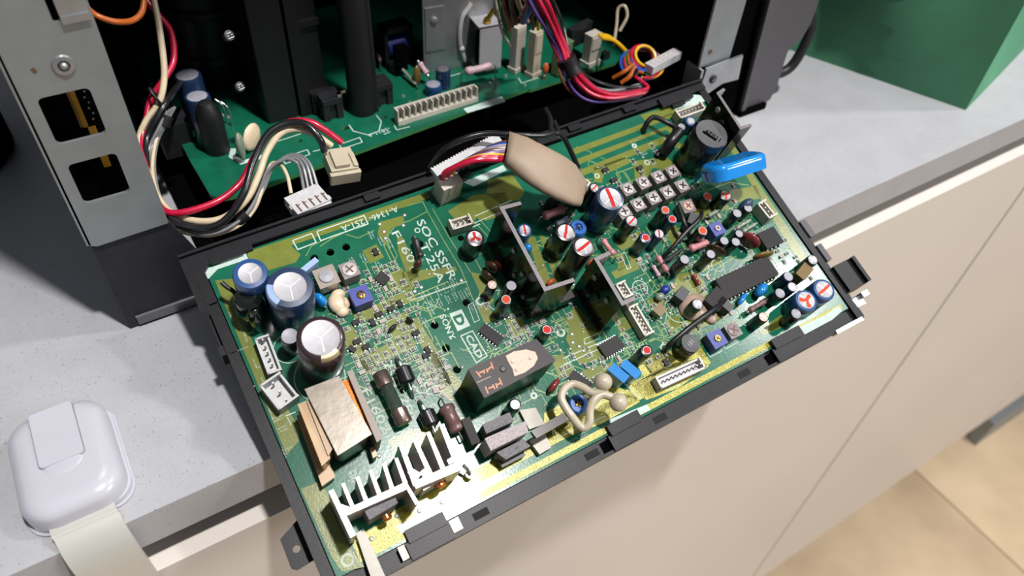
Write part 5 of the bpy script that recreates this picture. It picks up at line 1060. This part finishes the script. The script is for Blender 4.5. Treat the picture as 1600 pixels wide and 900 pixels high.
q = (38.1, 102.6); pt = obj('power_transistor', MB().cbox(0, 2, 1, 12, 2.6, 13, 0), ALUB, bd, loc=place(q), rot=4, bevel=.3, label='metal tab transistor with a copper coloured screw'); obj('screw', MB().lathe([(2.1, 0), (2.1, 1.2), (1.3, 1.8), (0.001, 1.8)], 18), M('copper_screw', 'b5703c', .25, .8), pt, loc=(0, .7, 10), rot=(90, 0, 0))
obj('screw', MB().lathe([(1.6, 0), (1.6, 1.2), (1.0, 1.8), (0.001, 1.8)], 18), M('copper_screw', 'b5703c', .25, .8), bd, loc=W3((19.6, 103.1), 8), rot=(90, 0, 0))
# milky cable clip arms at the near left corner and beside the filter
def slab(pts, z0, z1, mat, name, label=None, bev=.3): 
    g = N(pts[0]); return obj(name, MB().prism([(x[0]-g[0], -x[1]-g[1]) for x in pts], z0, z1), mat, bd, loc=(g[0], g[1], 0), label=label, bevel=bev)
slab([(9.9, 103.6), (12.5, 103.2), (12.6, 116.1), (12.6, 119.6), (8.6, 118.9), (9.1, 112.7)], 2, 3.4, M('milky_nylon', '8f8a7b', .35), 'cable_holder', 'milky nylon holder strip at the near left corner')
slab([(74.7, 91.5), (80.2, 93.2), (80.3, 99.4), (74.5, 98.8)], .3, 2, M('milky_nylon', '8f8a7b', .35), 'cable_holder'); slab([(72.3, 102.3), (78.6, 102.0), (78.0, 107.5), (73.3, 107.8)], .3, 3, M('milky_nylon', '8f8a7b', .35), 'cable_holder', 'milky nylon holder foot beside the line filter')
slab([(71.3, 100.7), (84.3, 100.1), (84.4, 103.0), (71.9, 103.5)], 10, 12.4, M('smoky_nylon', '2e231b', .25, spec=.4), 'cable_holder', 'smoky brown holder arm reaching to the nylon loop', .5)
# nylon locking loop with two balls
pts = [(944,596,15), (939,610,14), (925,613,13), (910,605,12), (895,600,11), (882,607,11), (877,621,11), (883,636,11), (893,650,11), (904,664,10), (913,668,10), (921,660,11), (922,640,12), (928,625,13), (940,617,13.5), (955,620,14), (969,627,14)]
nl = [(101.4, 97.2), (99.2, 99.3), (96.5, 98.4), (94.8, 95.3), (92.7, 92.8), (89.3, 92.9), (86.7, 95.1), (86.3, 98.5), (86.7, 102.1), (87.8, 105.7), (89.1, 107.3), (91.2, 106.6), (93.2, 103.1), (95.7, 101.0), (98.9, 100.6), (101.3, 102.7), (103.4, 105.3)]
m_ = MB(); m_.tube([W3(q, p_[2]) for q, p_ in zip(nl, pts)], 1.4, 14)
lp = obj('nylon_loop', m_, CREAM, bd, label='cream nylon locking loop with two ball ends')
obj('ball', MB().ball(W3((101.0, 97.2), 15), 3.1, n=24, k=16), CREAM, lp); obj('ball', MB().ball(W3((102.4, 105.5), 14.5), 3.1, n=24, k=16), CREAM, lp)
obj('loop_post', MB().tube([W3((85.9, 101.6), 11), W3((87.8, 101.6), 4), W3((88.6, 101.4), 0)], 1.3, 12), CREAM, lp)

# ---- relay
RH = 20; A_, B2, C2, D2 = (60.1, 75.1), (85.5, 75.4), (87.9, 84.7), (60.4, 85.9)
g = N(A_); rp = [(x[0]-g[0], -x[1]-g[1]) for x in (A_, B2, C2, D2)]
for q in (A_, B2, C2, D2, (71.8, 79.1), (78.7, 79.8)): occ(q[0], q[1], 4)
o = obj('relay', MB().prism(rp, .6, RH, 0, 1), [RELAY, RELAYT], bd, loc=(g[0], g[1], 0), bevel=.5, label='large black relay with a beige sticker and copper print')
def on(q): return (q[0]-g[0], -q[1]-g[1])
sp = [(73.1, 78.0), (73.3, 76.4), (76.5, 76.2), (80.5, 77.3), (82.9, 79.3), (82.6, 81.6), (80.1, 83.3), (76.3, 84.0), (72.6, 83.7), (73.2, 81.3)]
obj('sticker', MB().prism([on(q) for q in sp], RH, RH+.12), STICK, o)
ck = MB()
for q in ((74.4, 79.1), (80.4, 80.6), (74.3, 82.1)): x, y = on(q); ck.lathe([(.6, RH+.1), (.5, RH+.5), (0.001, RH+.5)], 12, x=x, y=y)
obj('sticker_bump', ck, STICK, o)
ck = MB(); x, y = on((70.3, 80.0)); ck.lathe([(1.1, RH), (.8, RH+.35), (0.001, RH+.35)], 16, x=x, y=y); obj('vent_nub', ck, CHIP, o)
ck = MB()
for pa, pb in (((62.1, 77.0), (62.5, 79.3)), ((67.8, 76.3), (67.5, 78.7)), ((62.4, 82.7), (62.2, 85.1)), ((67.8, 82.1), (67.6, 84.6))): ck.strip([on(pa), on(pb)], .45, RH, RH+.05)
for pa, pb in (((62.6, 77.9), (64.2, 77.9)), ((64.6, 77.6), (64.1, 78.8)), ((65.5, 77.6), (65.3, 78.9)), ((65.7, 78.1), (67.3, 77.7)), ((63.0, 83.7), (64.6, 83.7)), ((64.9, 83.1), (64.8, 84.7)), ((66.0, 83.2), (65.7, 84.7)), ((66.2, 83.8), (67.6, 83.7))): ck.strip([on(pa), on(pb)], .5, RH, RH+.05)
obj('wiring_print', ck, COPPERINK, o, kind='stuff')
ck = MB().strip([on((60.5, 80.4)), on((65.6, 80.5))], .3, RH, RH+.05); obj('groove_line', ck, TANCORE, o)
# ---- line filter of three ferrite blocks
g = N((56.6, 96.1)); 
def blk(a, b, c, d_, z0, z1, mat): return MB().prism([(x[0]-g[0], -x[1]-g[1]) for x in (a, b, c, d_)], z0, z1)
o = obj('line_filter', blk((56.4, 96.3), (71.1, 97.1), (70.3, 100.7), (56.4, 100.6), 1, 13, 0), FERRL, bd, loc=(g[0], g[1], 0), bevel=.3, label='ferrite line filter made of three stacked blocks'); occ((64.9, 99.0)[0], (64.9, 99.0)[1], 9)
obj('core_block', blk((59.0, 91.4), (69.0, 91.7), (68.9, 95.0), (58.7, 94.7), 1, 9, 0), FERR, o, bevel=.3); obj('core_block', blk((58.9, 101.5), (68.9, 101.5), (69.9, 104.6), (60.5, 104.8), 1, 9, 0), FERR, o, bevel=.3)
obj('core_block', MB().box(3, -10, .3, 12, 2, 4), CHIP, o, bevel=.3); m_ = MB()
q = (64.6, 102.9); put_text(m_, 'TAMU', q[0]-g[0], -q[1]-g[1], 9.02, 2.6, 4, centre=True, bold=.04); obj('stamped_lettering', m_, CHIP, o)
q = (55.1, 91.3); obj('fixing_plate', MB().cbox(0, 0, 0, 3, 9, 7), CHIPT, bd, loc=place(q), rot=-4, bevel=.3)
q = (49.2, 103.2); obj('wire_terminal', MB().lathe([(1.4, 0), (1.4, 4), (.9, 4), (.9, 3), (0.001, 3)], 18).tube([(0, 0, 3), (-.6, 1.4, 6), (-1.4, 3, 7)], .6), LEAD, bd, loc=place(q))
# ---- big taped choke, lower left
CHX = [(12.3, 59.3), (23.3, 59.7), (24.8, 80.6), (13.2, 82.2)]
cx = (CHX[0][0] + CHX[1][0] + CHX[2][0] + CHX[3][0])/4; cy = (CHX[0][1] + CHX[1][1] + CHX[2][1] + CHX[3][1])/4
wx = (CHX[1][0] - CHX[0][0]); wy = max(CHX[2][1], CHX[3][1]) - min(CHX[0][1], CHX[1][1])
for t in (-1, -.5, 0, .5, 1): occ(cx-6, cy+t*wy/2, 7); occ(cx+6, cy+t*wy/2, 6)
o = obj('taped_choke', MB().prism([(x[0]-cx, -x[1]+cy) for x in CHX], .8, 17), TAPE, bd, loc=(cx, -cy, 0), bevel=2.6, seg=5, label='large choke wrapped in varnished grey beige tape')
def rel2(*qs): return [(x[0]-cx, -x[1]+cy) for x in qs]
obj('bobbin_flange', MB().prism(rel2((8.9, 62.0), (11.5, 62.0), (11.2, 81.4), (8.1, 82.4)), 1, 14), BOBBIN, o, bevel=1.0, seg=3); obj('bobbin_flange', MB().prism(rel2((11.6, 62.3), (13.2, 62.4), (13.0, 79.1), (10.9, 80.6)), 1, 15), BOBBIN, o, bevel=.6)
obj('bobbin_base', MB().prism(rel2((7.7, 62.8), (11.1, 62.2), (11.0, 85.5), (6.3, 86.4)), .5, 5), BOBBIN, o, bevel=.5)
obj('copper_winding', MB().prism(rel2((24.2, 60.2), (26.1, 60.6), (26.7, 78.8), (24.1, 79.3)), 1, 12), COPPER, o, bevel=.8)
wd = MB()
for k in range(7):
    t = k/6; a = Vector(rel2((24.6, 60.6))[0]); b_ = Vector(rel2((25.1, 78.9))[0]); off = Vector((t*2.0, 0)); wd.tube([(a.x+off.x, a.y, 12.1), (b_.x+off.x, b_.y, 12.1)], .22, 6, smooth=False)
obj('copper_strand', wd, COPPER, o, kind='stuff')
obj('core_bar', MB().prism(rel2((26.2, 58.9), (28.0, 58.8), (27.6, 82.7), (25.4, 83.2)), 1, 15), TANCORE, o, bevel=.8, seg=3)
obj('bobbin_foot', MB().prism(rel2((23.9, 82.2), (25.4, 82.2), (25.1, 85.4), (23.5, 85.5)), 0, 6), BOBBIN, o, bevel=.4)

# ---- black sleeved leads arching over the board
BT = M('black_sleeving', '19191c', .38)
for pts, r in (([W3((136.0, 95.0), 1), W3((136.3, 94.4), 6), W3((146.8, 92.2), 9), W3((159.4, 90.3), 8), W3((166.4, 88.9), 3)], .95), ([W3((155.5, 62.5), 1), W3((158.7, 61.8), 5), W3((166.3, 58.8), 8), W3((174.9, 56.1), 9), W3((181.2, 52.5), 4)], .85),
               ([W3((181.8, 8.6), .5), W3((183.1, 7.0), 4), W3((186.4, 6.6), 6), W3((189.7, 11.7), 7), W3((192.1, 14.5), 6), W3((188.7, 17.3), 5), W3((180.2, 21.3), 1)], 1.1), ([W3((190.8, 17.9), 9), W3((184.7, 20.7), 8), W3((183.3, 21.6), 3)], 2.4), ([W3((170.5, 47.6), 8), W3((168.2, 55.9), 8), W3((171.0, 60.3), 2)], .9)):
    obj('sleeved_lead', MB().tube(pts, r, 12), BT, bd)

# ---- surface mount parts in rows
res = mesh_of('chip_resistor', MB().cbox(0, 0, 0, 1.2, 1.1, .45).cbox(-.78, 0, 0, .36, 1.1, .5, 1).cbox(.78, 0, 0, .36, 1.1, .5, 1), [SMDR, PADM])
cap_ = mesh_of('chip_capacitor', MB().cbox(0, 0, 0, 1.3, 1.15, .7).cbox(-.85, 0, 0, .45, 1.2, .72, 1).cbox(.85, 0, 0, .45, 1.2, .72, 1), [SMDC, PADM])
count = [0, 0]
def field(u0, v0, u1, v1, du=3.1, dv=2.7, fill=.8, pc=.12, frame=.75):
    u = u0
    while u < u1:
        v = v0
        while v < v1:
            x, y = u + random.uniform(-.35, .35), v + random.uniform(-.3, .3)
            if random.random() < fill and all((x-a)**2 + (y-b)**2 > (c+.5)**2 for a, b, c in OCC):
                rot = random.choice((0, 90)); kind = random.random() < pc
                if count[kind] < 295:
                    count[kind] += 1
                    obj('chip_capacitor' if kind else 'chip_resistor', cap_ if kind else res, None, bd, loc=(x, -y, .05), rot=rot + random.uniform(-3, 3))
                if random.random() < frame:
                    s = 1.35; old = sk.M; sk.M = Matrix.Translation((x, -y, 0)) @ Matrix.Rotation(math.radians(rot), 4, 'Z')
                    sk.strip([(-1.45, -.85), (1.45, -.85)], .16, .05, Z0); sk.strip([(-1.45, .85), (1.45, .85)], .16, .05, Z0)
                    if random.random() < .5: sk.strip([(1.5, -.9), (1.5, .9)], .16, .05, Z0)
                    sk.M = old
                if random.random() < .35: marks(x - 1.2, y + 1.35, 4, 0, .5)
            v += dv
        u += du
field(34, 24, 60, 46, fill=.9); field(33, 46, 55, 74, fill=.93); field(60, 24, 64, 38, fill=.5); field(83, 52, 100, 78, fill=.8); field(96, 82, 120, 100, fill=.55); field(118, 66, 150, 98, fill=.6, du=3.4, dv=3.0)
field(100, 60, 116, 76, fill=.3); field(140, 40, 205, 72, fill=.4, du=3.6, dv=3.2); field(150, 74, 200, 98, fill=.33, du=3.8, dv=3.2); field(150, 16, 196, 34, fill=.25, du=4, dv=3.4); field(120, 20, 136, 40, fill=.3); field(53, 62, 60, 76, fill=.6); field(205, 60, 214, 96, fill=.4)
obj('silkscreen_print', sk, [SILK, MASK, M('pale_board_pad', 'a9bdb6', .5)], bd, kind='stuff', label='white printed letters, outlines and marks')

# ================================================================ BIG HARNESS ON THE MAIN BOARD
hw = (-14.1, 52.0, 51.1)
h7 = thing('paper_wrapped_harness', 'rainbow wires running from a long white plug into a tan paper sleeve', 'cable', hw, RB)
def BL(u, v, h): return (u - hb0[0], -v - hb0[1], h - hb0[2])
hb0 = ((101.1, 1.1)[0], -(101.1, 1.1)[1], 16)
def Q(q, h): return BL(q[0], q[1], h)
a = Vector(Q((83.8, 3.3), 15)); b_ = Vector(Q((113.6, -2.0), 15)); d = b_-a; L = d.length; ang = math.degrees(math.atan2(d.y, d.x))
m_ = MB(); m_.box(0, -1.8, -1.2, L, 1.8, 1.2)
n = 24
for k in range(n): m_.box(k*L/n, 1.8, -1.0, k*L/n + L/n*.55, 2.3, 1.0)
obj('plug_strip', m_, CONNW, h7, loc=a, rot=ang, bevel=.2, label='long white plug strip')
a2 = Vector(Q((86.3, 5.4), 0)); m_ = MB(); m_.box(-1, -3.4, 0, 7.6, 2.6, 11); m_.box(1.6, -3.7, 2, 2.4, -3.3, 11); m_.box(4.4, -3.7, 5, 5.0, -3.3, 11)
obj('plug_block', m_, CONN, h7, loc=(a2.x, a2.y, a2.z), rot=ang - 4, bevel=.3, label='cream block under the plug strip')
wm = [(W_RED, 1.1), (W_RED, 1.0), (W_YEL, .9), (W_PURP, .9), (W_BRN, .9), (W_GREY, .9), (PALER, .8), (W_BLUE, .8), (W_BRN, .8)]
A0 = Vector(Q((86.1, 5.7), 16)); A1 = Vector(Q((108.5, 1.5), 16)); M0 = Vector(Q((105.9, 12.1), 23)); M1 = Vector(Q((113.7, 5.4), 26))
for k, (m, r) in enumerate(wm):
    t = k/(len(wm)-1); s0 = A0.lerp(A1, t*.8); e0 = M0.lerp(M1, .12 + .76*t)
    mid = s0.lerp(e0, .5) + Vector((0, 0, 5 - 3*t)); inn = e0 + (e0 - mid)*.5
    obj('wire', MB().tube([s0 - Vector((0, 0, 2)), s0 + Vector((1.5, 0, 2.5)), mid, e0, inn], r, 10), m, h7)
# paper sleeve: flattened tube through a run of sections
secs = [((109.3, 8.0), 25), ((110.4, 10.2), 25.5), ((112.1, 12.7), 26), ((113.9, 15.7), 26), ((116.1, 19.1), 26), ((118.8, 22.0), 25), ((121.6, 24.7), 24), ((125.0, 26.7), 22), ((127.9, 28.6), 20), ((130.4, 29.7), 18), ((132.3, 30.6), 16), ((132.8, 31.4), 15)]
cs_ = [Vector(Q(s[0], s[1])) for s in secs]; wds = [6.6, 6.8, 7.2, 7.7, 8.2, 8.6, 8.9, 8.9, 8.6, 7.6, 5.4, 2.4]; vv = []; K = 36
for i, c_ in enumerate(cs_):
    t = (cs_[min(i+1, len(cs_)-1)] - cs_[max(i-1, 0)]).normalized(); side = Vector((0, 0, 1)).cross(t).normalized()
    side = (side - t*(.55 if i == 0 else .3 if i == 1 else .12 if i < 8 else -.1)).normalized()
    up = Vector((0, 0, 1)); th = [3.2, 3.2, 3.2, 3.1, 3.0, 2.9, 2.8, 2.6, 2.3, 1.8, 1.3, .6][i]
    for j in range(K):
        an = 2*math.pi*j/K; cr = .18*math.sin(3*an + i*.9)
        vv.append(c_ + side*(wds[i] + cr)*math.copysign(abs(math.cos(an))**.8, math.cos(an)) + up*(th + cr)*math.copysign(abs(math.sin(an))**.8, math.sin(an)))
ff = [(i*K+j, i*K+(j+1) % K, (i+1)*K+(j+1) % K, (i+1)*K+j) for i in range(len(cs_)-1) for j in range(K)]
m_ = MB(); m_.add(vv, ff); o = obj('paper_sleeve', m_, PAPER, h7, label='tan paper sleeve with a creased rounded end', sharp=80)
so_ = o.modifiers.new('thickness', 'SOLIDIFY'); so_.thickness = -.0004; 
m_ = MB(); m_.tube([Q((130.8, 29.8), 17), Q((134.7, 27.3), 8), Q((139.8, 24.8), 1)], 2.6, 12); obj('wire_tail', m_, W_BRN, h7)
bw = thing('black_lead', 'black wire arching from behind the paper sleeve to a hook on the chassis', 'wire', (17.4, 48.4, 53.2))
g0 = ((132.7, 3.6)[0], -(132.7, 3.6)[1], 18); bw.rotation_euler = RB
def G(q, h): return (q[0]-g0[0], -q[1]-g0[1], h-g0[2])
obj('wire', MB().tube([G((87.2, -4.5), 6), G((91.0, -4.7), 14), G((97.5, -3.6), 20), G((106.8, -1.7), 22), G((115.6, 3.7), 24), G((125.8, 6.2), 22), G((133.0, 6.1), 20), G((136.7, 7.4), 17), G((140.6, 10.6), 10), G((143.8, 14.9), 3)], 1.1, 12), W_BLACK, bw)
obj('ferrule', MB().tube([G((143.4, 14.5), 4), G((144.6, 15.5), 1.5)], .9, 10), SOLDER, bw)
obj('hook', MB().tube([G((137.3, -7.4), 16), G((135.7, -1.6), 18), G((132.0, 4.8), 20), G((134.1, 6.2), 20), G((136.4, 0.2), 18)], .9, 10), HEAT, bw)
